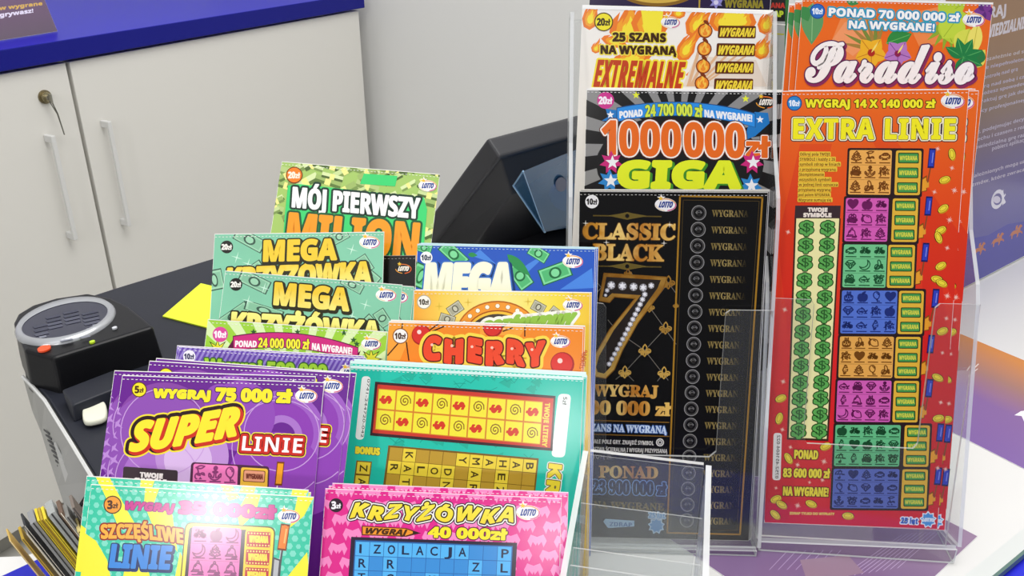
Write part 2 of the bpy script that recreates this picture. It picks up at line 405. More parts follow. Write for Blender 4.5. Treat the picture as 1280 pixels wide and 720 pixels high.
    def copy(s, dx, dy, dz, roll, label, group=None):
        """another card of the same kind in the stack: shifted in mm in its own plane and dz mm towards the viewer"""
        c = s.root.copy(); COL.objects.link(c)
        c.matrix_world = s.M @ Matrix.Translation((dx/1000, dy/1000, dz/1000)) @ Matrix.Rotation(radians(roll), 4, 'Z')
        c['label'] = label
        if group: c['group'] = group
        elif 'group' in c: pass
        for ch in list(s.root.children):
            d = ch.copy(); COL.objects.link(d); d.parent = c
        return c
def axes(yaw, tilt, roll):
    yaw, tilt, roll = map(radians, (yaw, tilt, roll))
    r = Vector((cos(yaw), sin(yaw), 0)); b = Vector((-sin(yaw), cos(yaw), 0)); u = Vector((0, 0, cos(tilt)))+b*sin(tilt)
    return r*cos(roll)+u*sin(roll), u*cos(roll)-r*sin(roll)
# ------------------------------------------------------------------ the room and the cupboard
CD = Vector((.520, .854, 0)); CN = Vector((.854, -.520, 0))          # along the cupboard front, and out of it
P0 = at(0, 90, .935); P0.z = 0; PG = at(82, 75, .935); PG.z = 0; PE = at(448, 11, .935); PE.z = 0
CD = (PE-P0).normalized(); CN = Vector((CD.y, -CD.x, 0))
m = MB(); m.box((-4, -4, -.05), (9, 0, 0), (0, 9, 0), (0, 0, .05), mat('#b4b2ac', .4, noise=.06, nscale=6)); tag(m.build('floor'), kind='structure')
WP = PE + CD*.05
m = MB(); m.box(WP-CN*1.0, CN*5.0, CD*.1, (0, 0, 2.9), mat('#dcdcda', .6, bump=.05, nscale=60)); tag(m.build('wall_back'), kind='structure')
m = MB(); m.box(WP-CN*.62-CD*4.5, CD*4.6, -CN*.1, (0, 0, 2.9), mat('#dcdcda', .6)); tag(m.build('wall_left'), kind='structure')
body = mat('#dad8d2', .5, bump=.02, nscale=200); door = mat('#dddbd5', .42, noise=.012, nscale=5)
cab = empty('storage_cupboard', P0, 'pale grey two-door cupboard with bar handles under the blue worktop', 'cupboard'); CM = M_at(P0)
def cb(a, out, z): return P0 + CD*a + CN*out + Vector((0, 0, z))
La = (PG-P0).dot(CD); Le = (PE-P0).dot(CD); L0 = La-(Le-La)
m = MB(); m.box(cb(L0, -.5, .06), CD*(Le-L0), CN*.478, (0, 0, .872), body); m.build('body', cab, CM)
m = MB(); m.box(cb(L0+.02, -.45, 0), CD*(Le-L0-.04), CN*.40, (0, 0, .06), mat('#aaa8a2', .6)); m.build('plinth', cab, CM)
for k, (a0, a1) in enumerate(((L0+.003, La-.004), (La+.004, Le))):
    m = MB(); m.box(cb(a0, -.02, .065), CD*(a1-a0), CN*.02, (0, 0, .866), door); d = m.build('door', cab, CM, bevel=.0012)
    hx = [(67, 170, 103, 298), (137.5, 152, 172, 280)][k]
    A = atp(hx[0], hx[1], P0+CN*.026, CN); B = atp(hx[2], hx[3], P0+CN*.026, CN); A.z, B.z = max(A.z, B.z), min(A.z, B.z); A, B = A.copy(), B.copy()
    ax = (A-P0).dot(CD); mx = MB(); st = mat('#d6d6d4', .28, .0)
    zt, zb = A.z, B.z; bw = .0085
    o = cb(ax-bw/2, .018, zb); mx.box(o, CD*bw, CN*.007, (0, 0, zt-zb), st)
    for zz in (zt-.014, zb): mx.box(cb(ax-bw/2, -.0, zz), CD*bw, CN*.022, (0, 0, .014), st)
    h = mx.build('handle', d, CM, bevel=.0018); h['label'] = 'pale vertical bar handle'
    if k == 0:
        K = atp(55.5, 121, P0, CN); mk = MB(); n = 20
        for rr, o0, o1, mm in ((.0125, 0, .003, mat('#8f8468', .3, .8)), (.0095, .003, .008, mat('#b9ae8c', .25, .9)), (.0045, .008, .014, mat('#c8c4b8', .25, .9))):
            ring = [K+CD*(rr*cos(2*pi*i/n))+Vector((0, 0, rr*sin(2*pi*i/n)))+CN*o0 for i in range(n)]; mk.prism(ring, CN*(o1-o0), mm)
        mk.box(K+CN*.014-CD*.0012-Vector((0, 0, .009)), CD*.0024, CN*.008, (0, 0, .016), mat('#a8a69c', .3, .9))
        lk = mk.build('lock', d, CM); lk['label'] = 'small brass cylinder lock with key'
        wire = MB(); q = [K+CN*.016-Vector((0, 0, .006))+CD*.002, K+CN*.02-Vector((0, 0, .03))+CD*.006, K+CN*.02-Vector((0, 0, .07))+CD*.010]
        wire.tube(q, .0011, mat('#77756c', .35, .7), 6); wire.tube([q[0]-CD*.004, q[1]-CD*.001, q[2]], .0009, mat('#77756c', .35, .7), 6); wire.build('key_cord', d, CM)
BL = mat('#1c1cb4', .3, spec=.06); BLE = mat('#14187e', .4, spec=.2)
m = MB(); m.prism([cb(L0-.01, .012, .937), cb(Le+.012, .012, .937), cb(Le+.012, -.6, .937), cb(L0-.01, -.6, .937)], (0, 0, .036), BL, BLE)
tag(m.build('worktop', None, M_at(P0+Vector((0, 0, .937))), bevel=.002), 'glossy blue worktop lying on the pale cupboard', 'worktop')
# leaning leaflet on the blue worktop
b1 = at(72, 39, .9742); b0 = at(0, 50.5, .9742); dr = (b1-b0).normalized(); nr = Vector((dr.y, -dr.x, 0)); ub = (Vector((0, 0, 1))*.95-nr*.31).normalized()
b00 = b1-dr*.21
pr = Print('counter_leaflet', .21, .148, b00+ub*.148, dr, ub, 'mauve leaflet with yellow and white print leaning on the blue worktop', 'leaflet', None, '#cfc8cc', facem=ramp([(0, '#6d5f6a'), (1, '#7b5c80')], 'y', 0, .12))
pr.text('zakładów wygrane', (-42, 17.5), (53, 6.2), (-42.4, 13), '#d8b060', grow=.06); pr.text('oraz wygrywasz!', (-40, 27), (41.5, 15.5), (-40.4, 22), '#e6def0', grow=.06); pr.finish()

# ------------------------------------------------------------------ the white counter
WH = mat('#dedddb', .22, noise=.015, nscale=8); a0 = at(1205, 720, CZ); a1 = at(1280, 660, CZ); e0 = at(1240, 720, CZ); ed = (a1-a0).normalized(); en = Vector((ed.y, -ed.x, 0))
wd = abs((e0-a0).dot(en))
fl = a0-ed*.52; fr_ = a0+ed*.75; CO = Vector((0, .4, 0))
poly = [fl, fr_, Vector((fr_.x-.15, fr_.y+.38, CZ)), Vector((0, .80, CZ)), Vector((-.20, .71, CZ)), Vector((-.275, .655, CZ)), Vector((-.315, .56, CZ)), Vector((-.272, .428, CZ)), Vector((-.298, .416, CZ)), Vector((-.62, .40, CZ)), Vector((-.62, -.05, CZ)), Vector((fl.x-.05, fl.y-.06, CZ))]
ct = empty('shop_counter', (0.1, .5, 0), 'white shop counter with a blue front carrying all the card racks', 'counter'); TM = M_at((0.1, .5, 0))
m = MB(); m.prism(poly, (0, 0, -.032), WH); m.build('counter_top', ct, TM)
m = MB(); m.prism([fl, fr_, fr_+en*wd, fl+en*wd], (0, 0, -.004), mat('#d5d8d6', .3)); m.prism([fl+en*wd, fr_+en*wd, fr_+en*(wd+.002), fl+en*(wd+.002)], (0, 0, -.0045), mat('#5f7a74', .4)); o = m.build('edge_strip', ct, TM); o['label'] = 'pale grey edging strip'
m = MB(); dz = Vector((0, 0, -.006)); m.prism([fl+en*.0005+dz, fr_+en*.0005+dz, fr_+en*.30+dz, fl+en*.30+dz], (0, 0, -.02), mat('#2a2ed2', .3)); m.prism([fl+en*.04+dz*4, fr_+en*.04+dz*4, fr_+en*.06+dz*4, fl+en*.06+dz*4], (0, 0, -.84), mat('#2a2ed2', .3)); o = m.build('front_ledge', ct, TM); o['label'] = 'bright blue ledge and front'
m = MB(); ip = [Vector((p.x*.86, .5+(p.y-.5)*.86, CZ-.032)) for p in poly[:4]]+[Vector((-.16, .62, CZ-.032)), Vector((-.22, .35, CZ-.032)), Vector((-.5, .3, CZ-.032)), Vector((-.5, 0, CZ-.032))]; m.prism(ip, (0, 0, -CZ+.034), mat('#d8d8d4', .5)); m.build('carcass', ct, TM)
def leaflet(px, face, label, z=.0004, name='leaflet', facem=None):
    """sheet of paper lying on the counter; px = origin corner, corner along its width, corner along its height"""
    O_, X_, Y_ = [at(*p, CZ+z) for p in px]; r = (X_-O_).normalized(); u = Vector((-r.y, r.x, 0)); h = (Y_-O_).dot(u)
    return Print(name, (X_-O_).length, abs(h), O_+u*abs(h), r, u, label, 'leaflet', None, '#e8e4ea', face, t=.0003, facem=facem)
ya = at(1218, 425, CZ); yb = at(1290, 455, CZ); r = (yb-ya).normalized(); u = Vector((-r.y, r.x, 0)); yc = at(1202, 547, CZ)
hh = (ya-yc).dot(u); O_ = ya-u*hh-r*.04
pr = Print('leaflet', .21, hh, ya-r*.04+Vector((0, 0, .0005)), r, u, 'orange and violet leaflet lying on the white counter beside the tall red card', 'leaflet', 'counter leaflets', '#e8e4ea', t=.0003,
           facem=ramp([(0, '#7e62a0'), (.45, '#85669c'), (.72, '#a37a72'), (1, '#d08a4e')], 'y', 0, hh, noise=.1, nscale=12))
pr.poly([(1268, 519), (1276, 514), (1290, 512), (1300, 540), (1282, 531), (1277, 520)], '#efeaf2')
pr.line([(1209, 463), (1213, 457), (1217, 461), (1223, 455)], 1.2, '#e6d8d2'); pr.line([(1211, 470), (1222, 461)], 1, '#e6d8d2'); pr.finish()
q0 = at(1222, 671, CZ); q1 = at(1168, 722, CZ); q2 = at(1185, 654, CZ); r = (q0-q1).normalized(); u = Vector((-r.y, r.x, 0))
pr = Print('leaflet', .15, .21, q0-r*.15+u*.21+Vector((0, 0, .0005)), r, u, 'violet leaflet with thin pale lines lying under the tall clear holders', 'leaflet', 'counter leaflets', '#e8e4ea', t=.0003,
           facem=ramp([(0, '#846a92'), (.5, '#7a6088'), (1, '#957c98')], 'x', -.075, .075, noise=.3, nscale=25))
for k in range(9): pr.line([(1050+9*k, 722-1.5*k), (1128+6*k, 668-.6*k)], .7, '#b7a0c4')
for k in range(7): pr.line([(962+11*k, 712), (985+11*k, 688)], .8, '#a890b8')
pr.poly([(1000, 700), (1060, 694), (1080, 716), (1010, 730)], '#92788c'); pr.finish()
q0 = at(30, 708, CZ); q1 = at(2, 721, CZ); r = (q0-q1).normalized(); u = Vector((-r.y, r.x, 0))
pr = Print('leaflet', .06, .05, q0-r*.05+Vector((0, 0, .0005)), r, u, 'deep blue leaflet on the white counter under the edge-on card bundle', 'leaflet', 'counter leaflets', '#2a2cb0', '#2427b2', t=.0003); pr.finish()

# ------------------------------------------------------------------ information board behind the right-hand holder
i0 = at(1215, 356, CZ); i1 = at(1280, 322, CZ); r = (i1-i0).normalized(); n_ = Vector((r.y, -r.x, 0)); u = Vector((0, 0, 1))
i0 = i0-r*.17; Wb, Hb = .46, .36
pr = Print('information_board', Wb, Hb, i0+u*(Hb+.0015), r, u, 'standing board fading from brown to violet with white text and running horses', 'board', None, '#eeeef0', t=.004,
           facem=ramp([(0, '#4a48a0'), (.3, '#6a64a2'), (.52, '#7c7090'), (.72, '#9c8470'), (1, '#b08a62')], 'y', .0, .255))
hb = Hb; pr.poly([(-Wb/2, 0), (Wb/2, 0), (Wb/2, .006), (-Wb/2, .006)], '#f4f4f6', True)
pr.poly([(1100, 372), (1160, 322), (1205, 300), (1235, 294), (1260, 280), (1285, 276), (1330, 262), (1400, 215), (1480, 180), (1480, 222), (1400, 262), (1330, 297), (1280, 320), (1215, 354), (1100, 414)], '#4b48a6')
pr.text('GRAJ', (1226, 24.5), (1257, 18.5), (1226.6, 11), '#efe6e0', grow=.04); pr.text('ODPOWIEDZIALNIE', (1208, 54), (1283, 34.5), (1209.6, 38.5), '#efe6e0', grow=.04)
for k, (t, x0, y0, x1, y1) in enumerate([('pełnoletnich, niezależnie od sum', 1172, 89, 1290, 64), ('i nie przekazuje niepełnoletnim.', 1180, 98, 1288, 74), ('Zachowaj kontrolę nad grą', 1196, 108, 1272, 88), ('kontrolę nad grą nad sobą i czasem', 1176, 123, 1296, 94), ('nie graj, gdy możesz spowodować', 1176, 131, 1290, 104),
        ('dla rozrywki, traktuj grę jak dobrą zab', 1176, 141, 1300, 111), ('i szukaj pomocy profesjonalnego spec', 1180, 152, 1300, 122), ('Jeżeli grasz, podejmując decyzje od', 1186, 177, 1296, 146), ('bez pośpiechu i czasem z rozwagą', 1190, 185, 1296, 156), ('odpowiedzialną grę razem', 1206, 190, 1290, 168), ('pobierz aplikację', 1240, 188, 1284, 176), ('osobach uzależnionych mogą uzyskać', 1180, 233, 1296, 199), ('do rozmów, które zwracają', 1196, 239, 1286, 212)]):
    L_ = math.hypot(x1-x0, y1-y0); pr.text(t, (x0, y0), (x1, y1), (x0+.2, y0-4.6), '#cfc6d2' if k else '#d8cdc6')
pr.ring([(1247+9*cos(t*pi/9)*.75, 249+12*sin(t*pi/9)*.8-5*cos(t*pi/9)*.5) for t in range(18)], 2, '#f1eef6'); pr.poly(circ(1246, 249.5, 4.6, 14), '#dcd6e6'); pr.line([(1253, 240), (1254, 254)], 1.8, '#f1eef6'); pr.line([(1253, 249), (1256, 244)], 1.4, '#f1eef6'); pr.line([(1253.5, 248), (1256, 253)], 1.4, '#f1eef6')
for x, y in [(1224, 312), (1247, 300), (1270, 290)]: 
    hs = [(-9, 2), (-6, -2), (-3, -3), (2, -3), (4, -6), (6, -9), (8, -8), (9.5, -5.5), (8, -4.5), (6.5, -4), (6, 0), (9, 2), (9.5, 5), (8, 5), (7.4, 3), (4, 2.4), (3, 6), (1.6, 8.4), (.6, 7.6), (1.4, 4.6), (.6, 2.6), (-3, 2.4), (-5, 4), (-5.6, 8), (-7, 8), (-6.8, 3.4), (-8, 1.6), (-9.4, 4)]
    pr.poly([(x+a*.85, y+b*.85-a*.3) for a, b in hs], '#c4744c'); pr.poly([(x+a-1, y+b-a*.3) for a, b in ((0, -3), (1, -7), (3.4, -8), (3, -5), (4, -3))], '#c4744c')
pr.finish()
m = MB(); B0 = Vector(pr.M.translation); 
m.box(B0-r*.10-n_*.005, r*.2, -n_*.09, (0, 0, .003), mat('#e8e8ea', .4)); m.box(B0-r*.02-n_*.0045, r*.04, -n_*.003, (0, 0, .2), mat('#e8e8ea', .4)); o = m.build('back_support', pr.root, pr.M)
m = None
# ------------------------------------------------------------------ scratch cards: size, top-left corner, yaw / tilt / roll of each (m, degrees)
POSE = {
    'extra': (0.102, 0.2598, (0.15444, 0.50354, 1.12949), -6.12, 16.44, 1.90),
    'paradiso': (0.11, 0.2200, (0.17219, 0.54551, 1.17556), -3.71, 16.46, -1.00),
    'black': (0.102, 0.2029, (0.03683, 0.45822, 1.08476), -2.65, 14.45, 0.54),
    'giga': (0.1055, 0.2200, (0.04122, 0.48624, 1.13459), -1.40, 17.44, -0.32),
    'extrem': (0.1085, 0.2200, (0.04017, 0.52371, 1.17394), -1.31, 15.53, -1.43),
    'szcz': (0.102, 0.1500, (-0.18999, 0.32261, 0.99193), -3.22, 33.01, -1.15),
    'super': (0.102, 0.1500, (-0.19383, 0.37845, 1.01574), -3.79, 38.05, -0.06),
    'p500': (0.104, 0.1500, (-0.18249, 0.42340, 1.00728), -3.23, 33.13, -1.79),
    'green': (0.102, 0.1500, (-0.17024, 0.43924, 1.01599), -3.39, 33.48, -2.39),
    'megaf': (0.104, 0.1500, (-0.16614, 0.46651, 1.03361), -3.26, 32.73, -3.17),
    'megab': (0.104, 0.1500, (-0.18071, 0.49857, 1.04381), -3.74, 34.44, 2.15),
    'moj': (0.102, 0.1500, (-0.14606, 0.54024, 1.07671), -5.36, 35.33, -3.05),
    'krz': (0.108, 0.1500, (-0.08536, 0.32615, 0.98681), -2.68, 34.20, -0.64),
    'teal': (0.124, 0.1500, (-0.08601, 0.40777, 1.00422), -3.03, 30.28, -1.36),
    'cherry': (0.107, 0.1500, (-0.06792, 0.43163, 1.01851), -3.20, 30.35, -0.36),
    'yellow': (0.103, 0.1500, (-0.05747, 0.46732, 1.02082), -3.26, 30.54, 0.60),
    'bluem': (0.109, 0.1500, (-0.05817, 0.50205, 1.03584), -4.14, 30.79, 0.25),
}
RAMP0, RAMPK = 0.866, 0.25                       # the clear sloping shelf the stepped rack's cards stand on: z = RAMP0 + RAMPK*(y-0.235)
def rampz(y): return RAMP0+RAMPK*(y-.235)
for k, f in (('teal', .97), ('cherry', .96), ('yellow', .94), ('bluem', .93)):
    w, h, p, a, b, c = POSE[k]; POSE[k] = (w*f, h*f, tuple(CAM+(Vector(p)-CAM)*f), a, b, c)
for k in ('szcz', 'super', 'p500', 'green', 'megaf', 'megab', 'moj', 'krz', 'teal', 'cherry', 'yellow', 'bluem'):
    w, h, p, a, b, c = POSE[k]; r, u = axes(a, b, c); P = Vector(p); lo = P if (P-u*.1).z < (P+r*w-u*.1).z else P+r*w
    POSE[k] = (w, (lo.z-RAMP0-RAMPK*(lo.y-.235)-.0012)/(u.z-RAMPK*u.y), p, a, b, c)
def scaled(k, f):                                # the same card nearer (f < 1) or farther and larger (f > 1)
    w, h, p, a, b, c = POSE[k]; POSE[k] = (w*f, h*f, tuple(CAM+(Vector(p)-CAM)*f), a, b, c)
for k in ('black', 'giga', 'extrem'): scaled(k, 1.05)
CARDS = {}
def scard(key, label, face='#ffffff', facem=None, group='scratch cards in the clear racks', stock='#f4f2ec', pose=None, name='scratch_card'):
    w, h, p, a, b, c = pose or POSE[key]; r, u = axes(a, b, c)
    s = Print(name, w, h, Vector(p), r, u, label, 'scratch card', group, stock, face, facem=facem); CARDS[key] = s; return s
FONTK = dict(st='B', grow=.05)
ICONS = '🍦🚗🚲🍋♥🌙👑🎂🦀🍌☂💎🌲🍒🔔🐞⚓🎈🍎🐟'
ICONS = [c for c in ICONS]
def icons(c, quad, rows, cols, colr, seed):
    """the small dark pictures of a scratch panel, each over a tiny line of print"""
    rd = random.Random(seed); tl, tr, br, bl = quad; c.hold()
    for j in range(rows):
        for i in range(cols):
            u, v = (i+.5)/cols, (j+.42)/rows
            x = (tl[0]*(1-u)+tr[0]*u)*(1-v)+(bl[0]*(1-u)+br[0]*u)*v; y = (tl[1]*(1-u)+tr[1]*u)*(1-v)+(bl[1]*(1-u)+br[1]*u)*v
            ph = (bl[1]-tl[1])/rows; pw = (tr[0]-tl[0])/cols
            c.sym(rd.choice(ICONS), x, y, min(ph*.74, pw*.92), colr, grow=.035)
            c.line([(x-pw*.34, y+ph*.43), (x+pw*.34, y+ph*.44)], ph*.08, colr)
        if j < rows-1:
            v = (j+1)/rows; c.line([(tl[0]*(1-v)+bl[0]*v+1, tl[1]*(1-v)+bl[1]*v), (tr[0]*(1-v)+br[0]*v-1, tr[1]*(1-v)+br[1]*v)], .35, colr)
    c.hold(False)

# ---- tall red card with the two columns of dollar signs
_h = POSE['extra'][1]
c = scard('extra', 'tall red scratch card with two columns of green dollar signs, front of its clear holder', group='scratch cards in the tall clear holders',
          facem=ramp([(0, '#d81f2e'), (.45, '#e02424'), (.72, '#e84318'), (1, '#ee6a1c')], 'y', 0, _h, noise=.06, nscale=18))
for pts in ([(972, 300), (1000, 180), (1040, 180), (985, 420)], [(1090, 175), (1120, 175), (1225, 330), (1215, 420)], [(1150, 250), (1165, 250), (1210, 620), (1160, 640)], [(960, 470), (1000, 560), (985, 650), (955, 650)]):
    c.poly(pts, ramp([(0, '#cf1c2c'), (.45, '#da2020'), (.72, '#e03a18'), (1, '#ea5c1c')], 'y', 0, _h))
c.perf()
c.badge(993, 129, 8.4, '#2b86cc', '10', '#eef4fa', '#1c3f70')
c.part('title'); c.text('WYGRAJ 14 X 140 000 zł', (1007, 134), (1169, 134.5), (1007, 124.5), '#f8ee2a', outs=((.16, '#5a3410'),), grow=.05)
c.text('EXTRA LINIE', (992, 173), (1193, 173.5), (992.5, 149), '#f9ef22', outs=((.17, '#3b2038'), (.125, '#fbf3c8'), (.065, '#57300e')), grow=.04, gap=.07); c.base()
c.logo(1191, 126.5, 30)
for i, t in enumerate(['Odkryj pola TWOJE', 'SYMBOLE i każdy z 26', 'symboli zdrap w liniach', 'z przypisaną wygraną.', 'Skompletowanie', 'wszystkich symboli', 'w jednej linii oznacza', 'przypisaną wygraną', 'pod polem WYGRANA.', 'Wygrane sumują się.']):
    y = 194.5+i*6.35; x0 = 1000-.25*i; w = len(t)*2.2
    c.rrect([(x0-1, y-5.2), (x0+w+1, y-5), (x0+w+1, y+1), (x0-1, y+.8)], '#efc83c', 1.2)
    c.text(t, (x0, y), (x0+w, y+.1), (x0, y-3.7), '#6b1f12', 'B')
c.part('symbol_column'); c.poly([(994, 257), (1051, 257), (1050, 275), (993, 275)], '#3a2a2e')
c.poly([(993.2, 273), (1051, 273), (1035.5, 551.5), (983.5, 549.5)], '#43281c')
c.poly([(995.4, 273), (1049, 273), (1033.2, 548.5), (986, 547)], '#f3eda8')
c.text('TWOJE', (1010, 264.3), (1034, 264.5), (1010, 259.8), '#f3e6d6', grow=.09); c.text('SYMBOLE', (1004.5, 271), (1039, 271.2), (1004.5, 266.4), '#f3e6d6', grow=.09)
ys = [284, 305.6, 327.5, 349.3, 371, 392.5, 414, 435, 456, 477, 497, 517.5, 537.5]
for y in ys:
    for k in (0, 1):
        t = (y-284)/253.5; x = 1008-10*t+(26.5-.5*t)*k
        c.text('$', (x-7.4, y+7.2), (x+7.4, y+7.3), (x-7, y-7), '#5fae52', 'B', grow=.10, outs=((.19, '#234d1e'),))
        c.text('$', (x-4.6, y+5.6), (x+4.8, y+5.7), (x-4.4, y-5.6), '#2d5f2a', 'R')
c.base()
rows = [(1062, 1115, 187.5, 243, 1120, 1152, '#f2b055', '#7a4310', 3), (1057.5, 1111, 247.5, 301.5, 1116, 1148, '#dc5fb4', '#6e1858', 3), (1055, 1109, 305.5, 359, 1110.5, 1144, '#74c98a', '#1d5a34', 3),
        (1052.5, 1122, 363, 416.7, 1124, 1155, '#5676cc', '#1e2f74', 4), (1050, 1117.5, 420.5, 472, 1120, 1151, '#ecac50', '#74440f', 4), (1047, 1114.5, 475.5, 527, 1117.5, 1149, '#d860b2', '#64164f', 4),
        (1044.5, 1126, 531, 582.5, 1131, 1162.5, '#66c084', '#174d2b', 5), (1042, 1124.4, 586, 635, 1128, 1160, '#5a6cba', '#222c66', 5)]
for i, (a, b, t, d, p, q, colr, ink, n) in enumerate(rows):
    sk = -2.2
    nm = 'game_panel#%d' % i
    c.part(nm); c.rrect([(a, t), (q, t+.5), (q+sk, d+1.2), (a+sk, d)], '#2a1a1c', 3, 2.6)
    quad = [(a, t), (b, t+.3), (b+sk, d+.6), (a+sk, d)]
    c.rrect(quad, colr, 2.5); icons(c, quad, 3, n, ink, i)
    c.rrect([(p, t+.5), (q, t+.7), (q+sk, d+1), (p+sk, d+.8)], '#e9b83a', 3)
    h = (d-t)/3
    for k in range(3):
        y = t+.5+h*k; s0 = sk*(k+.5)/3; bx = [(p+3+s0, y+2.8), (q-3+s0, y+3), (q-3+s0, y+h-2.2), (p+3+s0, y+h-2.4)]
        c.rrect(bx, '#1c3a1e', 2); c.rrect(bx, '#459a4a', 1.6, -1.1)
        c.text('WYGRANA', (p+5+s0, y+h*.66), (q-5+s0, y+h*.67), (p+5+s0, y+h*.36), '#e4e04a', grow=.02)
    c.base()
    lx = q+14+sk*.3 if i != 3 else q+15
    c.poly([(q+sk*.6+2, t+h*1.9), (q+8+sk*.6, t+h*1.7), (q+8+sk*.6, d-4), (q+1+sk*.6, d-3)], '#8a4a10')
    c.poly([(q+sk*.6+2.5, t+h*2), (q+7+sk*.6, t+h*1.85), (q+7+sk*.6, d-5), (q+1.8+sk*.6, d-4)], '#f0a22c'); c.poly([(q+7+sk*.6, t+h*2.1), (q+10.5+sk*.6, t+h*2.15), (q+10.5+sk*.6, d-9), (q+7+sk*.6, d-8)], '#e8a030')
    c.line([(lx-1, t+h*.8), (q+9+sk*.6, t+h*2.15)], 1.8, '#8a4a28')
    c.line([(lx, t+2), (lx-1.6, t+h)], 8.4, '#191a54'); c.line([(lx, t+3), (lx-1.5, t+h-1)], 6.2, '#3140b8'); c.line([(lx+1, t+4), (lx-.3, t+h-3)], 1.3, '#7f8ae0')
def coin(c, x, y, r=1.0, rot=-.5):
    c.poly(circ(x, y, 9*r, 18, 5.6*r, rot), '#4a3206'); c.poly(circ(x+.6, y+1.0, 8*r, 18, 4.5*r, rot), '#c89a1c'); c.poly(circ(x-.2, y-.5, 7.8*r, 18, 4.3*r, rot), '#f4e03c')
    c.ring(circ(x-.2, y-.5, 5.6*r, 16, 2.8*r, rot), .7, '#b78a18')
for x, y, rt in [(1190, 193, 1.45), (1181, 225, -.35), (1179, 261, -.6), (1176, 288, -.5), (1173, 297, 1.2), (1176, 332.5, -.5), (1171, 349, .15), (1177, 354, .4), (1178, 414, -.4), (1172, 472, .4), (1173, 523, -.2), (976, 498, -.4), (974, 523, 1.9), (985.5, 573, 1.0), (1032, 558, -.4), (970, 624, -.4), (977, 631, .5), (1014, 630, .35), (969, 643.5, .7), (1060, 645, .05)]:
    coin(c, x, y, .88, rt)
for x, y, r in [(1172, 186, 4), (1190, 210, 4), (1168, 240, 4), (1193, 238, 5), (1187, 275, 5), (1184, 310, 4), (1184, 370, 5), (1183, 398, 4), (1178, 441, 3.5), (1176, 503, 4), (1172, 585, 4), (985, 290, 4), (981, 387, 4.5), (979, 477, 4.5), (978, 537, 4), (988, 559, 3.5), (1030, 577, 5), (997, 581, 4), (997, 632, 5), (1012, 603, 3), (1028, 600, 4), (970, 610, 3)]:
    c.poly(starp(x, y, r, .22, 4, .35), '#f3b09c'); c.poly(starp(x, y, r*.75, .25, 4, 1.1), '#f5c4b2')
c.part('serial_strip'); c.rrect([(967, 541), (977.4, 541.4), (975.6, 600.5), (965.4, 600)], '#f2eee6', 4); c.text('0752-451604-022', (969, 598), (971.5, 544), (972.8, 598), '#55504c'); c.base()
c.text('PONAD', (993, 573), (1022, 574), (993.4, 562.5), '#f4e23a', outs=((.14, '#6a1410'),), grow=.04); c.text('83 600 000 zł', (979, 596), (1037, 597.5), (979.4, 585.5), '#f4e23a', outs=((.14, '#6a1410'),), grow=.04); c.text('NA WYGRANE!', (979, 619), (1035, 620.5), (979.4, 608.5), '#f4e23a', outs=((.14, '#6a1410'),), grow=.04)
c.text('ZDRAP TYLKO DO WYPŁATY', (987, 643), (1043, 644), (987, 640), '#f0dc6a', grow=.05)
c.text('25 lat', (1126, 654), (1147, 655), (1126.6, 647), '#2f62c4', outs=((.22, '#e8eefa'),), grow=.03)
c.poly(starp(1160, 649.5, 11, .74, 9), '#f4f6fa'); c.poly(starp(1160, 649.5, 9, .76, 9), '#4f9ce0'); c.text('LOTTO', (1153, 651.5), (1167, 652), (1153.6, 647.5), '#e9f2fc', grow=.1)
c.finish()
c.copy(4.6, -.6, -.6, -.2, 'red scratch card directly behind the dollar sign one, its edge showing')
c.copy(3.4, .3, -1.2, -.1, 'red scratch card third in its holder, thin line of it showing')

# ---- tropical orange card behind it
c = scard('paradiso', 'orange scratch card with white script lettering, tropical leaves and hibiscus flowers', '#ec6a1c', group='scratch cards in the tall clear holders')
for p in ([(1036, 60), (1052, 20), (1085, 8), (1100, 60), (1070, 90)], [(1130, 18), (1190, 5), (1205, 45), (1150, 60)]): c.poly(p, '#f08a4a')
for p in ([(1040, 50), (1056, 28), (1078, 20), (1090, 50), (1066, 70)],): c.poly(p, '#f39a66')
def leaf(c, x, y, l, w, rot, colr, vein=None, n=9):
    pts = [(l*(t/n-.0), w*sin(pi*(t/n)**.8)) for t in range(n+1)]+[(l*(t/n), -w*sin(pi*(t/n)**.8)) for t in range(n-1, 0, -1)]
    c.poly([(x+a*cos(rot)-b*sin(rot), y+a*sin(rot)+b*cos(rot)) for a, b in pts], colr)
    if vein: c.line([(x, y), (x+l*.9*cos(rot), y+l*.9*sin(rot))], .9, vein)
leaf(c, 1016, 4, 52, 14, 1.6, '#5f9a62', '#8fbf84'); leaf(c, 1003, 8, 20, 8, 1.2, '#3f8a4a'); leaf(c, 1058, 0, 16, 5, .3, '#3f8a4a')
for k in range(7): leaf(c, 1094, 62, 44, 2.4, -2.95+.28*k, '#7c8a3a' if k % 2 else '#a8813c')
for k in range(6): leaf(c, 1186, 30, 34, 3, 1.1+.35*k, '#8fae30')
for k in range(5): leaf(c, 1178, 22, 36, 11, -1.2+.6*k, '#b8d03a', '#90ac2a')
leaf(c, 1200, 18, 38, 18, 2.2, '#c2d840', '#9ab62c'); leaf(c, 1212, 36, 40, 15, 1.9, '#d8dc52', '#b4b838')
leaf(c, 1108, 54, 34, 11, -.35, '#2f8a3e', '#67b45e'); leaf(c, 1214, 84, 28, 10, -.9, '#e0d85a')
leaf(c, 1222, 30, 44, 9, 1.75, '#eee06a', '#c8b840'); leaf(c, 1227, 62, 22, 9, 2.0, '#2b7a40')
for k in range(7): leaf(c, 1204, 72, 26, 6.5, -2.6+.75*k, '#1f7f42', '#57b060')
for k in range(6): leaf(c, 1231, 14, 14, 5, k*1.05, '#7a3a8e' if k % 2 else '#5c2a78')
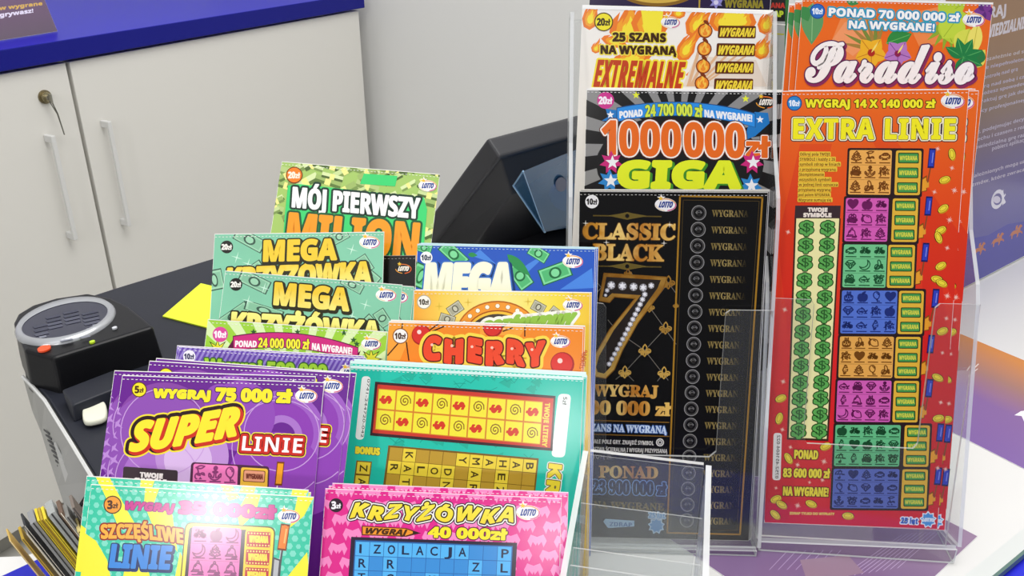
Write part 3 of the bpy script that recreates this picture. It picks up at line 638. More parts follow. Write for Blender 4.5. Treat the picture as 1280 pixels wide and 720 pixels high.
def flower(c, x, y, r, a, b, e):
    for k in range(5): leaf(c, x, y, r, r*.42, k*2*pi/5+.3, a, b, 8)
    c.poly(circ(x, y, r*.22), e); leaf(c, x, y, r*.8, 1.1, -1.0, '#f6e27a')
flower(c, 1089, 66, 21, '#f0b428', '#c9781c', '#b0281c'); flower(c, 1122, 67, 18, '#b878c4', '#7d3f92', '#8c1c50')
c.badge(1022, 14, 8.4, '#2d6cc0', '10', '#e8f0fa', '#1d4890')
c.part('title'); c.text('PONAD 70 000 000 zł', (1036, 19.5), (1199, 27), (1036.5, 10), '#f7f8f4', outs=((.26, '#2fa5b8'), (.13, '#2d7fc0')), grow=.05); c.text('NA WYGRANE!', (1061, 35), (1167.5, 39), (1061.5, 26), '#f7f8f4', outs=((.26, '#2fa5b8'), (.13, '#2d7fc0')), grow=.05)
c.text('Paradiso', (1009, 103.5), (1217, 106), (1011, 56), '#8a2a5a', 'SC', grow=.09); c.text('Paradiso', (1008, 101), (1215, 103.5), (1010, 53.5), '#f9f3f2', 'SC', grow=.045, outs=((.075, '#5a2050'),)); c.base()
c.logo(1217, 25, 28); c.perf(top=.0012); c.finish()
c.copy(-2.6, -1.2, -1.4, .3, 'orange scratch card second in its stack, side strip showing behind the script-lettered one')
c.copy(-5.2, -2.6, -3.0, .4, 'orange scratch card third in its stack, pinkish left edge showing beside the dark gap')

# ---- black and gold card
c = scard('black', 'tall black and gold scratch card with a diamond-studded seven, front of its clear holder', '#0c0b0c', group='scratch cards in the tall clear holders', stock='#d8d6d2')
GOLD = ramp([(0, '#5e3a14'), (.3, '#c98a2c'), (.5, '#f1cf7a'), (.7, '#b87424'), (1, '#e9bd62')], 'x', -.051, .012, noise=.35, nscale=160)
GOLD2 = ramp([(0, '#a8741e'), (.5, '#e8c060'), (1, '#8a5a18')], 'y', 0, .2, noise=.3, nscale=120)
c.part('title')
for yy in (269.5, 332.5):
    c.line([(742, yy), (826, yy+1.2)], 1.6, '#5c4c1e'); c.poly([(760, yy), (778, yy-3), (784, yy-4.5), (790, yy-3), (810, yy+.5), (790, yy+4), (784, yy+5.2), (778, yy+4)], '#6a5a26'); c.poly(circ(784, yy+.4, 2.6), '#151210')
c.text('CLASSIC', (729, 298), (843, 299.5), (729.6, 279.5), GOLD, 'S', grow=.05, outs=((.10, '#4a2f10'),)); c.text('BLACK', (742, 324.5), (829, 326), (742.4, 305.5), GOLD, 'S', grow=.05, outs=((.10, '#4a2f10'),)); c.base()
for x, y in [(837, 281), (732, 279), (830, 304), (758, 303)]: c.poly(starp(x, y, 4, .15, 4), '#f5efe0')
SL = '#6e6a62'
for a, b in [((835.5, 353), (781, 425)), ((812, 384), (845, 430)), ((832, 410), (781, 465)), ((806, 438), (835, 475)), ((765, 410), (806, 438)), ((760, 350), (738, 375)), ((835, 353), (846, 368)), ((781, 465), (770, 474)), ((781, 465), (792, 476)), ((830, 466), (822, 476)), ((781, 425), (760, 400)), ((740, 345), (752, 360)), ((785, 337), (806, 360)), ((736, 425), (728, 434))]: c.line([a, b], .9, SL)
for x, y, z in [(835.5, 353, 17), (812, 384, 13), (832, 410, 16), (806, 438, 16), (781, 465, 16), (830, 466, 16), (785, 341, 10), (845, 382, 8)]: c.sym('⚜', x, y, z, GOLD2, grow=.03)
seven = [(755, 341.5), (834, 346.5), (829, 361), (797, 404), (778, 438), (768, 462), (757, 473), (745, 471), (740, 460), (744, 443), (762, 412), (794, 373), (768, 371), (762, 378), (749, 376)]
c.part('numeral'); c.poly(seven, GOLD2); c.ring(seven, 1.2, '#8a5c1a')
inner = [(758, 346), (826, 350), (822, 360), (792, 402), (772, 437), (763, 459), (755, 467), (747, 465), (745, 459), (749, 445), (767, 413), (801, 369), (765, 366.5), (759, 372), (753, 371)]
c.poly(inner, '#2a2320')
dia = [(757, 369, 2.2), (759, 363, 3), (764, 356.5, 5.2), (778, 357.5, 5.4), (792, 358.5, 5.2), (804, 359.5, 5), (814, 357, 4)]+[(806-2.9*k-.02*k*k, 368+6.2*k, 3.6-.02*k) for k in range(15)]
for x, y, r in dia: c.poly(circ(x, y, r, 12), '#8f8d90'); c.poly(starp(x, y, r*.95, .55, 6), '#e9e8ec'); c.poly(circ(x-.4, y-.4, r*.35, 8), '#fbfbff')
c.base()
c.text('WYGRAJ', (743, 494.5), (822, 496), (743.3, 481), GOLD, 'S', grow=.05); c.text('300 000 zł', (722, 517), (838, 519.5), (722.3, 501.5), GOLD, 'S', grow=.05)
c.line([(726, 525), (836, 528)], 1.2, '#8a6222'); c.line([(726, 542.5), (836, 545.5)], 1.2, '#8a6222')
c.text('20 SZANS NA WYGRANĄ', (719, 538), (833, 541.5), (719.2, 529.5), '#cfe0f6', 'S', grow=.04, outs=((.14, '#3a62a8'),))
c.text('ZDRAP CAŁE POLE GRY. ZNAJDŹ SYMBOL', (722, 553.5), (817, 556.5), (722.2, 548.5), '#d6d2cc', grow=.02); c.text('POD WARSTWĄ ŚCIERALNĄ I WYGRAJ PRZYPISANĄ', (722, 563), (834, 566.5), (722.2, 558), '#d6d2cc', grow=.02); c.text('KWOTĘ ZŁ', (735, 573), (765, 574), (735.2, 568), '#8a8682')
c.poly(circ(825, 553, 5), '#e6e2dc'); c.ring(circ(825, 553, 3.2, 14), .9, '#44403c'); c.poly(circ(825, 553, 1.6), '#44403c')
c.text('PONAD', (749, 596.5), (822, 598), (749, 582.5), GOLD, 'S', grow=.04); c.text('23 900 000 zł', (740.5, 616.5), (832.5, 619), (740.6, 601), '#15233c', 'S', grow=.05, outs=((.11, '#86b2ee'),)); c.text('NA WYGRANE', (742, 635), (830, 638), (742, 626.5), '#7c6a34', 'S', grow=.03)
c.poly([(754, 652), (757, 648.5), (793, 651), (793, 658), (760, 660)], '#a9cdee'); c.text('ZDRAP', (762, 657.5), (790, 658.5), (762, 652.5), '#3a68a8'); c.text('25 lat', (811, 647), (831, 648), (811.3, 640.5), '#5b9ad8', outs=((.2, '#bcd8f4'),)); c.poly(starp(820.5, 657, 11, .74, 9), '#b8d6f2'); c.poly(starp(820.5, 657, 8.6, .76, 9), '#5c9ad6')
c.part('game_panel'); fr = [(850, 245), (953, 247), (925, 668), (834, 666)]; c.ring(fr, 2.2, '#a87a24'); c.ring([(854, 250), (949, 251.5), (921, 663), (838, 661)], .8, '#4a3a1c')
WG = ramp([(0, '#16120c'), (.3, '#7a6838'), (.6, '#9a8650'), (1, '#1a150e')], 'x', .014, .043)
for k in range(20):
    t = k/19; y = 266+k*20.75-.027*k*k; x = 873.5-15*t; r = 9.4-.6*t
    c.poly(circ(x, y, r, 22), '#8e8c8a'); c.poly(circ(x, y, r-1.1, 22), '#121112'); c.ring(circ(x, y, r-2.2, 18), .7, '#5c5a58')
    c.sym('💎', x, y+.6, r*.85, '#a09e9c'); c.poly(circ(x+.4, y+2, r*.26, 10), '#252322')
    c.text('WYGRANA', (890-13.5*t, y+4.6), (935.5-12*t, y+5.3), (890-13.4*t, y-3.4), WG, 'S', grow=.02)
c.base(); c.logo(832, 256, 27)
c.badge(740, 252, 8.4, '#f1efec', '10', '#2a2624'); c.perf('#cfccc6'); c.finish()
for i, (dx, dy) in enumerate([(.8, .6), (1.3, 1.0), (1.9, 1.2)]):
    c.copy(dx, dy, -.5*(i+1), .1*i, 'black and gold scratch card %s behind the front seven card, only its edge showing' % ('directly', 'second', 'third')[i])

# ---- dark sunburst card with the yellow-green word
c = scard('giga', 'dark grey sunburst scratch card with big orange digits and yellow-green lettering', '#8d8c8a', group='scratch cards in the tall clear holders')
cx, cy = 850, 182
c.hold()
for k in range(22):
    a = 2*pi*k/22+.02; b = a+pi/24*1.15; c.poly([(cx, cy), (cx+300*cos(a), cy+300*sin(a)), (cx+300*cos(b), cy+300*sin(b))], '#151415')
c.hold(False)
c.poly(circ(850, 205, 105, 30, 62), '#171617')
c.part('title')
def arcband(c, x0, x1, yl, ym, yr, h, colr):
    f = lambda t: yl*(1-t)**2*1+2*(2*ym-.5*(yl+yr))*t*(1-t)+yr*t*t
    n = 14; c.poly([(x0+(x1-x0)*i/n, f(i/n)) for i in range(n+1)]+[(x0+(x1-x0)*i/n, f(i/n)+h) for i in range(n, -1, -1)], colr); return f
c.poly([(752, 151), (760, 146), (757, 136), (773, 138), (773, 152)], '#1f78c0'); c.poly([(943, 140), (960, 141), (962, 154), (944, 170), (930, 176), (935, 158)], '#1f78c0')
arcband(c, 770.5, 944.5, 134.5, 127.3, 141.5, 18, '#1a4c86'); fb = arcband(c, 771.5, 943.5, 135.5, 128.3, 142.5, 16.2, '#2b8ee0')
for x, y in [(763, 143.5), (950, 149.5)]: c.poly(starp(x, y, 5), '#f6f6f4')
wp = lambda x: (4*.28*x*(1-x)*.55, 1)
c.text('PONAD', (774.6, 147.6), (803, 145), (774.4, 139.5), '#f2f4f4', grow=.05); c.text('24 700 000 zł', (807, 146), (878, 146.5), (806.6, 132), '#d8e84a', outs=((.08, '#2c5a34'),), grow=.03, warp=wp); c.text('NA WYGRANE!', (881, 146), (940, 152), (880.8, 137.5), '#f2f4f4', grow=.05)
OR = '#ea6c1e'
for t, a, b, y0, y1, top in (('1', 753, 769, 192.5, 192.5, 151.5), ('000', 775, 850, 193.5, 194.5, 152.5), ('000', 856, 930, 195, 196.5, 154)):
    c.text(t, (a, y0), (b, y1), (a, top), OR, grow=.03, outs=((.1, '#5a1c10'), (.075, '#f7eee4')))
c.text('zł', (933, 196), (962, 196.5), (933, 172), OR, grow=.05, outs=((.14, '#5a1c10'), (.1, '#f7eee4')))
for x, y, cl in [(764, 203, '#cc2a78'), (762, 226, '#2f86cc'), (940, 203, '#cc2a78'), (938, 232, '#2f86cc')]:
    c.poly(starp(x, y, 15, .55, 7), cl); c.poly(starp(x+1.5, y, 9), '#f4f2f4')
c.text('GIGA', (776, 235.5), (927, 236.5), (778, 204.5), '#3f8f2a', grow=.09); c.text('GIGA', (773, 233.5), (924, 234.5), (775, 202.5), '#e6f02a', grow=.085); c.base()
for x, y in [(795, 119), (932, 123.5)]: c.poly(starp(x, y, 5), '#e8ee3a')
c.badge(757, 125.5, 10.6, '#cf2f8c', '20', '#fbeef6'); c.logo(957, 128, 26, True); c.perf(top=.0010); c.finish()
for i, (dx, dy) in enumerate([(.9, .3), (1.6, .7)]): c.copy(dx, dy, -.6*(i+1), -.15, 'dark sunburst scratch card %s in its stack, right edge showing' % ('second', 'third')[i])

# ---- white flame card
c = scard('extrem', 'white scratch card with orange flames and dark red lettering', '#f4f0ea', group='scratch cards in the tall clear holders')
def flame(c, x, y, w, h, rot=0, cols=('#ee7d2a', '#f6a52c', '#f8e23c')):
    base = [(-.5, .1), (-.42, -.25), (-.2, -.5), (-.28, -.2), (-.05, -.62), (.08, -1), (.2, -.6), (.12, -.35), (.38, -.62), (.34, -.3), (.5, 0), (.42, .3), (.1, .5), (-.3, .42)]
    for k, cl in zip((1, .68, .4), cols):
        c.poly([(x+(a*w*k)*cos(rot)-(b*h*k*.62)*sin(rot), y+(a*w*k)*sin(rot)+(b*h*k*.62)*cos(rot)+h*.06*(1-k)) for a, b in base], cl)
for x, y, w, h, r in [(738, 22, 20, 50, .2), (788, 34, 54, 66, -.1), (812, 30, 46, 70, .25), (832, 26, 26, 30, .1), (872, 30, 30, 62, .35), (858, 60, 22, 60, .5), (905, 26, 38, 48, 0), (926, 24, 40, 50, .2), (958, 30, 22, 44, .2), (952, 62, 20, 40, .3), (848, 16, 18, 24, 0), (768, 52, 34, 22, .3), (790, 72, 50, 22, -.1), (922, 100, 60, 24, 0), (745, 60, 12, 22, .3), (875, 96, 36, 20, .2)]: flame(c, x, y, w, h, r)
c.poly([(800, 5), (830, 5), (826, 44), (806, 44)], '#f8e83e'); c.poly([(905, 14), (930, 14), (924, 34), (908, 34)], '#f8e23c')
c.poly([(853, 108), (870, 70), (945, 75), (958, 108)], '#e9dccf')
for k in range(6): c.poly([(858+3*k, 108), (872+14*k, 62), (876+14*k, 62), (862+3*k, 108)], '#e0b48e')
c.part('title'); c.text('25 SZANS', (766, 51.5), (832, 52.5), (766, 41), '#3e2408', grow=.06, outs=((.2, '#f2e04a'),)); c.text('NA WYGRANĄ', (751, 67), (845, 68.5), (751, 57), '#3e2408', grow=.06, outs=((.2, '#f2e04a'),))
RED = ramp([(0, '#7e2018'), (.6, '#a82c1c'), (1, '#c2421c')], 'y', .115, .155, noise=.3, nscale=500)
c.text('EXTREMALNE', (742, 108), (853, 111), (745.5, 75), RED, 'BI', grow=.02, outs=((.085, '#f6e23c'),), gap=.02); c.base()
for x, y in [(881.6, 37.5), (880.4, 60), (879, 82), (877.4, 103), (876.4, 126), (875.2, 149)]:
    c.poly(circ(x, y+1, 9.2, 18), '#7a3210'); c.sym('🔥', x, y-1, 20, '#7a3210', grow=.05); c.poly(circ(x, y+1, 7.8, 18), '#ee8a2c'); c.sym('🔥', x, y, 15, '#f6c24a')
for a, b, y0, y1 in [(899, 943.5, 46, 34), (897, 942.5, 68.5, 56), (895.5, 941, 90.5, 78.5), (894, 940, 112.5, 100), (893, 938.6, 134.5, 122)]:
    c.rrect([(a-1, y1-2), (b+1.5, y1-1.5), (b+1, y0+2), (a-2, y0+1.6)], '#5c2a10', 2); c.text('WYGRANA', (a+.5, y0-.6), (b-1, y0-.2), (a+2.4, y1+1), '#f2d83c', 'BI', grow=.03)
c.badge(754.6, 27.4, 10.4, '#f3e42e', '20', '#3a2e0c', '#5c4a14'); c.logo(838, 28, 24); c.perf('#fbfaf8', .0020); c.finish()
c.copy(.6, .4, -.7, .1, 'white flame scratch card second in its stack, only a rim showing')

# ---- cards whose lower parts show at the very top of the black card's holder
def behind(key, ref, px, dz, w, h, **kw):
    """pose of a card lying dz behind the plane of card ref, its top-right corner seen at px"""
    s = CARDS[ref]; T = atp(px[0], px[1], s.O-s.n*dz, s.n); p = T-s.r*w; return (w, h, p, *POSE[ref][3:])
c = scard('violet', 'dark violet scratch card with a gold ring, behind the white flame card', '#2a1c44', pose=behind('violet', 'extrem', (969, -70), .012, .1105, .20), group='scratch cards in the tall clear holders')
c.poly(circ(822, -16, 52, 40, 24), '#8a6420'); c.poly(circ(822, -17, 48, 40, 21), '#d8b24c'); c.poly(circ(822, -18, 42, 40, 18), '#5a3a6a'); c.line([(876, -60), (874, 14)], 2, '#b89a3c')
c.poly([(896, -60), (962, -60), (962, 20), (896, 20)], '#1c1630')
for x, y in [(895, 3), (889, -8), (901, -4), (893, -14)]: c.poly(starp(x, y, 9, .5, 6), '#8f8ad0'); c.poly(circ(x, y, 3), '#d8d4f0')
for y in (9, -12, -33): c.text('WYGRANA', (906, y), (954, y+1), (906.5, y-9), '#8f8428', 'B', grow=.05)
c.finish()
c = scard('stripes', 'dark scratch card with a green side strip, peeping out beside the white flame card', '#202020', pose=behind('stripes', 'extrem', (991, -60), .024, .1105, .2), group='scratch cards in the tall clear holders')
c.poly([(900, 24), (984, 27), (980, 200), (900, 200)], ramp([(0, '#6f7570'), (1, '#a3a6a4')], 'y', .03, .13)); c.poly([(983, -60), (993, -60), (985, 200), (978, 200)], '#2f6a34')
c.text('WYGRANA', (940, 9), (981, 10), (940, 3), '#b83428', grow=.05); c.text('ZDRAP', (950, 20), (979, 21), (950, 13), '#b4c82e', grow=.06); c.line([(960, 29), (981, 31)], 1.2, '#e6e4e0'); c.line([(966, 42), (979, 43)], 1.8, '#a8a83c')
c.finish()

# ---- stepped rack, first column: turquoise and yellow card at the front
TEAL = '#35c6a2'
c = scard('szcz', 'turquoise and yellow scratch card with orange-red and blue lettering, front of the lowest stack', TEAL)
c.hold()
for j in range(12):
    for i in range(26):
        x = 112+i*11.2-j*1.3+(5.6 if j % 2 else 0); y = 612+j*9.4+i*.62
        c.poly(circ(x, y, 3.3+.5*((i*7+j*3) % 3), 6), '#7fdcc4')
c.hold(False)
YL = '#f4ee3c'
for p in ([(124, 604), (142, 606), (160, 640), (172, 660), (158, 655), (150, 664), (138, 634)], [(182, 606), (200, 608), (190, 636), (215, 640), (222, 690), (205, 668), (190, 655), (180, 630)],
          [(100, 662), (120, 676), (134, 700), (140, 730), (100, 725)], [(310, 616), (326, 617), (320, 640), (300, 660), (296, 640)], [(372, 620), (392, 622), (380, 645), (362, 660), (368, 640)],
          [(384, 690), (360, 720), (350, 735), (388, 735)], [(280, 612), (294, 613), (300, 622), (286, 626)], [(225, 690), (240, 720), (238, 740), (215, 740)], [(160, 690), (186, 715), (192, 740), (150, 740)]): c.poly(p, YL)
MAG = '#c8288c'
c.part('title'); c.text('WYGRAJ', (157, 636.5), (218, 640), (157.5, 627), MAG, 'BI', grow=.08, outs=((.15, '#6a1a6c'),)); c.text('35 000zł', (224, 641), (344, 648), (225, 627), MAG, 'B', grow=.11, outs=((.16, '#6a1a6c'),))
ORG = ramp([(0, '#d8331e'), (.5, '#ef7a24'), (1, '#f5b03a')], 'y', .083, .098)
c.text('SZCZĘŚLIWE', (127, 673), (229, 679), (126, 656), ORG, grow=.04, outs=((.15, '#8e1c1a'),), warp=lambda x: (.16*sin(pi*x), 1))
c.text('LINIE', (138, 710), (212, 712.5), (142, 682.5), '#12306e', grow=.14); c.text('LINIE', (137, 708.5), (211, 711), (141, 681), ramp([(0, '#2a6cd0'), (.5, '#1d4cb8'), (1, '#3a88da')], 'y', .085, .105), grow=.05, outs=((.1, '#1b2c5c'),)); c.base()
fo_ = [(233, 654), (343, 660), (337, 745), (225, 742)]
c.part('game_panel'); c.rrect(fo_, '#5c4a18', 9, 1.5); c.rrect(fo_, '#f3e03c', 8); c.rrect(fo_, '#3a2838', 6, -4)
c.rrect([(240.5, 657.5), (302, 660.5), (297, 742), (233.5, 740)], '#ee7cbc', 4); icons(c, [(241, 658), (301, 661), (297, 744), (234, 742)], 4, 3, '#8a3a72', 91)
c.rrect([(307, 661.5), (340, 663.2), (336, 742), (302, 741)], '#f0cf3a', 4)
for k in range(4):
    y = 664+k*22.5; x = 309-1.2*k; c.rrect([(x, y), (x+29.5, y+1.4), (x+28.5, y+20.4), (x-1, y+19)], '#c0303c', 2)
    for j in range(8): c.poly(circ(x+2+3.7*j, y+2.4+.16*j, 1.1, 8), '#f6e27a'); c.poly(circ(x+1+3.7*j, y+17+.16*j, 1.1, 8), '#f6e27a')
    c.text('WYGRANA', (x+2.5, y+13.6), (x+26, y+14.7), (x+3, y+5.4), '#f5dd4a', grow=.06)
c.base()
c.line([(354, 680), (349, 715)], 2.2, '#4a4a52'); c.line([(352, 682), (347, 715)], 1, '#c9c9cc'); c.line([(356, 661), (353, 682)], 11.5, '#7a3208'); c.line([(356, 662), (353, 681)], 9, '#f0801e'); c.poly(circ(356, 661, 4.6), '#f0801e'); c.line([(358, 662), (355.5, 678)], 2, '#f9bc6a')
c.poly([(341, 696), (352, 700), (350, 722), (338, 722)], '#4c4c50'); c.poly([(343, 699), (349, 701), (347, 722), (341, 722)], '#b9babc')
c.badge(140.7, 631, 10, '#f29a2c', '3', '#4c2408', '#4c2408'); c.logo(361, 645.5, 28); c.perf(); c.finish()
c.copy(-3.6, 3.2, -.5, -.35, 'turquoise and yellow scratch card second in the lowest stack, a sliver of its top showing')
c.copy(-2.2, 2.0, -1.0, -.2, 'turquoise and yellow scratch card third in the front stack, almost hidden')

# ---- purple card
c = scard('super', 'purple scratch card with big yellow rounded lettering and lilac rings, front of the purple stack', '#66208c')
for (x, y, r, cl) in [(205, 540, 62, '#84429f'), (205, 540, 46, '#66208c'), (200, 560, 70, '#8c4fae'), (196, 600, 44, '#a56cc4'), (352, 542, 54, '#9a5abd'), (352, 542, 40, '#8a3cae'), (352, 545, 26, '#a772c6'), (352, 545, 17, '#66208c'), (300, 520, 44, '#8d48b2'), (345, 600, 60, '#8b40b0'), (240, 570, 46, '#b98cd0'), (235, 575, 30, '#d3b4e2'), (275, 500, 20, '#8d48b2')]: c.poly(circ(x, y, r, 40), cl)
for (x, y, r) in [(205, 540, 54), (352, 542, 47), (350, 560, 60), (196, 600, 52)]: c.ring(circ(x, y, r, 40), 1.2, '#c49ad8')
for k in range(9): c.poly(starp(146+1.5*(k % 3)-k*1.4, 500+15*k, 7+k % 3, .3, 4, .6), '#b888d2')
c.part('title'); c.text('WYGRAJ', (192, 496.5), (262, 499), (193, 486.5), '#f6e32c', grow=.11, outs=((.2, '#3f1060'),)); c.text('75 000 zł', (270, 500), (364, 503), (271, 485.5), '#f6e32c', grow=.09, outs=((.17, '#3f1060'),))
o3 = [(163, 563), (295, 543), (168, 529)]; o4 = [(302, 563), (377, 566.5), (304, 545)]
for w, cl in ((.27, '#f3dc3a'), (.21, '#2c1418')):
    c.text('SUPER', *o3, cl, 'BI', grow=w, warp=lambda x: (-.05*sin(pi*x), 1)); c.text('LINIE', *o4, cl, grow=w*1.15, gap=.05)
c.text('SUPER', (165, 565), (297, 545), (170, 531), '#c8301e', 'BI', grow=.13, warp=lambda x: (-.05*sin(pi*x), 1)); c.text('SUPER', *o3, '#f6e234', 'BI', grow=.07, warp=lambda x: (-.05*sin(pi*x), 1))
c.text('LINIE', *o4, '#c8281e', grow=.18, gap=.05); c.text('LINIE', *o4, '#f7f4f4', grow=.0, gap=.05); c.base()
c.part('game_panel'); c.rrect([(154.5, 583), (222.5, 588), (220, 650), (149, 648)], '#3c2f36', 3); c.text('TWOJE', (175, 596), (203, 598), (175.4, 590.5), '#f2ece8', grow=.1); c.text('SYMBOLE', (168, 603.5), (207.5, 606), (168.4, 597.5), '#f2ece8', grow=.1)
c.rrect([(239, 577.5), (337, 583), (334, 660), (234, 655)], '#4a2540', 5); c.rrect([(242, 579.5), (297.5, 582.5), (295, 655), (238, 650)], '#ee7cbc', 3); icons(c, [(242, 580), (297, 583), (294, 655), (238, 652)], 3, 3, '#8a3a72', 44)
c.rrect([(301.5, 584), (335, 586), (332.5, 650), (298, 648)], '#efbe3e', 3); c.rrect([(304.5, 587), (332, 588.6), (331, 603.5), (303.5, 602)], '#7a4a1c', 2); c.rrect([(305.5, 588), (331, 589.6), (330, 602.5), (304.5, 601)], '#e9a07c', 2); c.text('WYGRANA', (307.5, 598), (328.5, 599.2), (308, 592), '#7c3a2a', grow=.06); c.base()
c.line([(349, 590), (346, 612)], 1.6, '#d8d0dc'); c.line([(350.5, 582), (348.4, 602)], 9.5, '#7a3a08'); c.line([(350.5, 583), (348.6, 601)], 7, '#f0a020')
c.badge(174, 487, 8.4, '#f5df2e', '5', '#4a3010', '#5a3c10'); c.logo(383, 495, 28); c.perf(); c.finish()
c.copy(7.4, 6.6, -1.4, -1.5, 'purple scratch card third in the purple stack, its border and swoosh mark showing')
c.copy(-3.6, 2.6, -.6, .35, 'purple scratch card directly behind the front purple one, top-left corner showing')
c.copy(8.2, 7.6, -2.0, -2.2, 'purple scratch card last of the purple stack, only a white top edge showing')

# ---- violet striped card
c = scard('p500', 'violet scratch card with lilac diagonal stripes and lime lettering, behind the purple stack', '#6a4aae')
c.hold()
for k in range(46): c.poly([(196+6.4*k, 428), (199.2+6.4*k, 428), (173+6.4*k, 475), (170+6.4*k, 475)], '#9a86d0')
c.hold(False)
c.part('title'); c.text('Wygraj 500 000', (256, 464.5), (408, 473), (256.6, 448.5), '#a6d83a', grow=.06, outs=((.16, '#3c6a2a'),)); c.base()
c.badge(236.6, 445.5, 7.8, '#f0ecf6', '10', '#3a3460'); c.logo(437, 466, 26); c.perf(); c.finish()
c.copy(-.8, .8, -.5, .2, 'violet striped scratch card second in its stack, hairline of its top showing')

# ---- lime card
c = scard('green', 'lime green scratch card with pale rays and a pink banner, before the mint cards', '#9ccf3e')
for k in range(17):
    a = pi+pi*k/16.; c.poly([(370, 520), (370+330*cos(a-.045), 520+330*sin(a-.045)), (370+330*cos(a+.045), 520+330*sin(a+.045))], '#d8ecb0')
for x, y in [(317, 415), (372, 415), (442, 425), (430, 416), (446, 430), (300, 430)]: c.poly(starp(x, y, 4.4), '#2b5a2a')
for x, y in [(272, 437), (464, 449)]: c.poly(starp(x, y, 15, .4, 8), '#1c1c14'); c.poly(starp(x, y, 11.5, .42, 8), '#e8e23a')
c.part('title'); c.poly([(284, 436), (294, 420), (300, 438)], '#5c0f3c'); c.poly([(440, 448), (451, 438), (446, 452)], '#5c0f3c'); arcband(c, 291, 448, 419.8, 416.2, 434, 19.6, '#5c0f3c'); arcband(c, 292, 447, 421, 417.4, 435, 17.4, '#cc2a7e')
c.text('PONAD', (294, 433.5), (320.5, 433.8), (294.4, 426), '#fbeef4', grow=.04); c.text('24 000 000 zł', (323, 434), (386.5, 436.4), (323.4, 422.5), '#f0e63a', outs=((.1, '#50103a'),), grow=.03); c.text('NA WYGRANE!', (390, 437), (440, 443), (390.4, 429), '#fbeef4', grow=.04); c.base()
c.badge(275.4, 418, 9.6, '#d84a9c', '10', '#fdf0f6'); c.logo(464, 430, 25); c.perf(); c.finish()

# ---- mint banknote cards
def note(c, x, y, w, h, rot, light='#9ccfae', dark='#3d5a4c', body='#86bd9c'):
    def q(a, b): return (x+a*w*cos(rot)-b*h*sin(rot), y+a*w*sin(rot)+b*h*cos(rot))
    o = [q(-.5, -.5), q(.5, -.5), q(.5, .5), q(-.5, .5)]; c.poly(o, dark); c.poly([q(-.46, -.44), q(.46, -.44), q(.46, .44), q(-.46, .44)], light)
    c.poly([q(-.4, -.34), q(.4, -.34), q(.4, .34), q(-.4, .34)], body); c.poly([q(.2*cos(t*pi/8), .34*sin(t*pi/8)) for t in range(16)], dark); c.poly([q(.13*cos(t*pi/8), .24*sin(t*pi/8)) for t in range(16)], light)
def mint(key, label, T, bd, lg, B, K, notes, stars):
    c = scard(key, label, facem=mat('#82c6a6', .3, noise=.12, nscale=30))
    for p in notes: note(c, *p)
    for x, y in stars: c.poly(starp(x, y, 8, .12, 4, .3), '#c8ecd8')
    c.part('title'); yel = ramp([(0, '#e8b02e'), (.4, '#f2cf3e'), (.75, '#f7ee88'), (1, '#efc838')], 'y', .09, .15, noise=.25, nscale=120)
    for t, q in (('KRZYŻÓWKA', K), ('MEGA', B)):
        c.text(t, *[(x+1.2, y+1.8) for x, y in q], '#2c2a14', grow=.16); c.text(t, *q, yel, grow=.06, outs=((.13, '#2c2a14'),))
    c.base(); c.badge(*bd, 8, '#23241f', '20', '#f1eee6'); c.logo(*lg, 26); c.perf(); c.finish(); return c
mint('megab', 'mint green scratch card with banknotes and yellow lettering, back one of the two mint stacks', None, (283.5, 308.7), (462, 303), [(330, 326), (420, 324), (331, 301.5)], [(284, 362), (463, 354), (285.5, 336)],
     [(312, 300, 40, 17, .5), (456, 330, 22, 15, 1.0), (268, 350, 22, 26, -.2), (424, 296, 24, 14, -.5), (312, 342, 40, 16, -.6), (375, 342, 60, 14, .4), (460, 345, 30, 18, .7)], [(440, 312), (296, 322), (310, 330), (420, 330)])
m2 = mint('megaf', 'mint green scratch card with banknotes and yellow lettering, front one of the two mint stacks', None, (295, 355.5), (482.6, 369), [(343, 380), (435, 388), (345, 354)], [(289, 417), (474, 429), (291, 391)],
     [(318, 352, 40, 17, .45), (478, 398, 22, 16, 1.0), (292, 394, 44, 14, -.6), (330, 388, 50, 12, .3), (440, 356, 30, 12, .5), (466, 408, 30, 16, .8)], [(457, 381), (330, 360), (310, 376), (440, 395), (268, 400)])
m2.copy(7.2, -.6, -.7, .2, 'mint green banknote scratch card directly behind the front mint one, right border showing')
m2.copy(10.0, -1.2, -1.4, .1, 'mint green banknote scratch card third in the front mint stack, thin right edge showing')

# ---- small glimpse of a black card between the mint and the money cards
c = scard('glimpse', 'black scratch card with a gold swoosh mark, glimpsed between mint and blue banknote cards', '#0f0e0e', pose=behind('glimpse', 'megab', (520, 319), .009, .102, .12))
c.logo(504, 336, 21, True); c.perf('#8f8d88', .0003); c.finish()

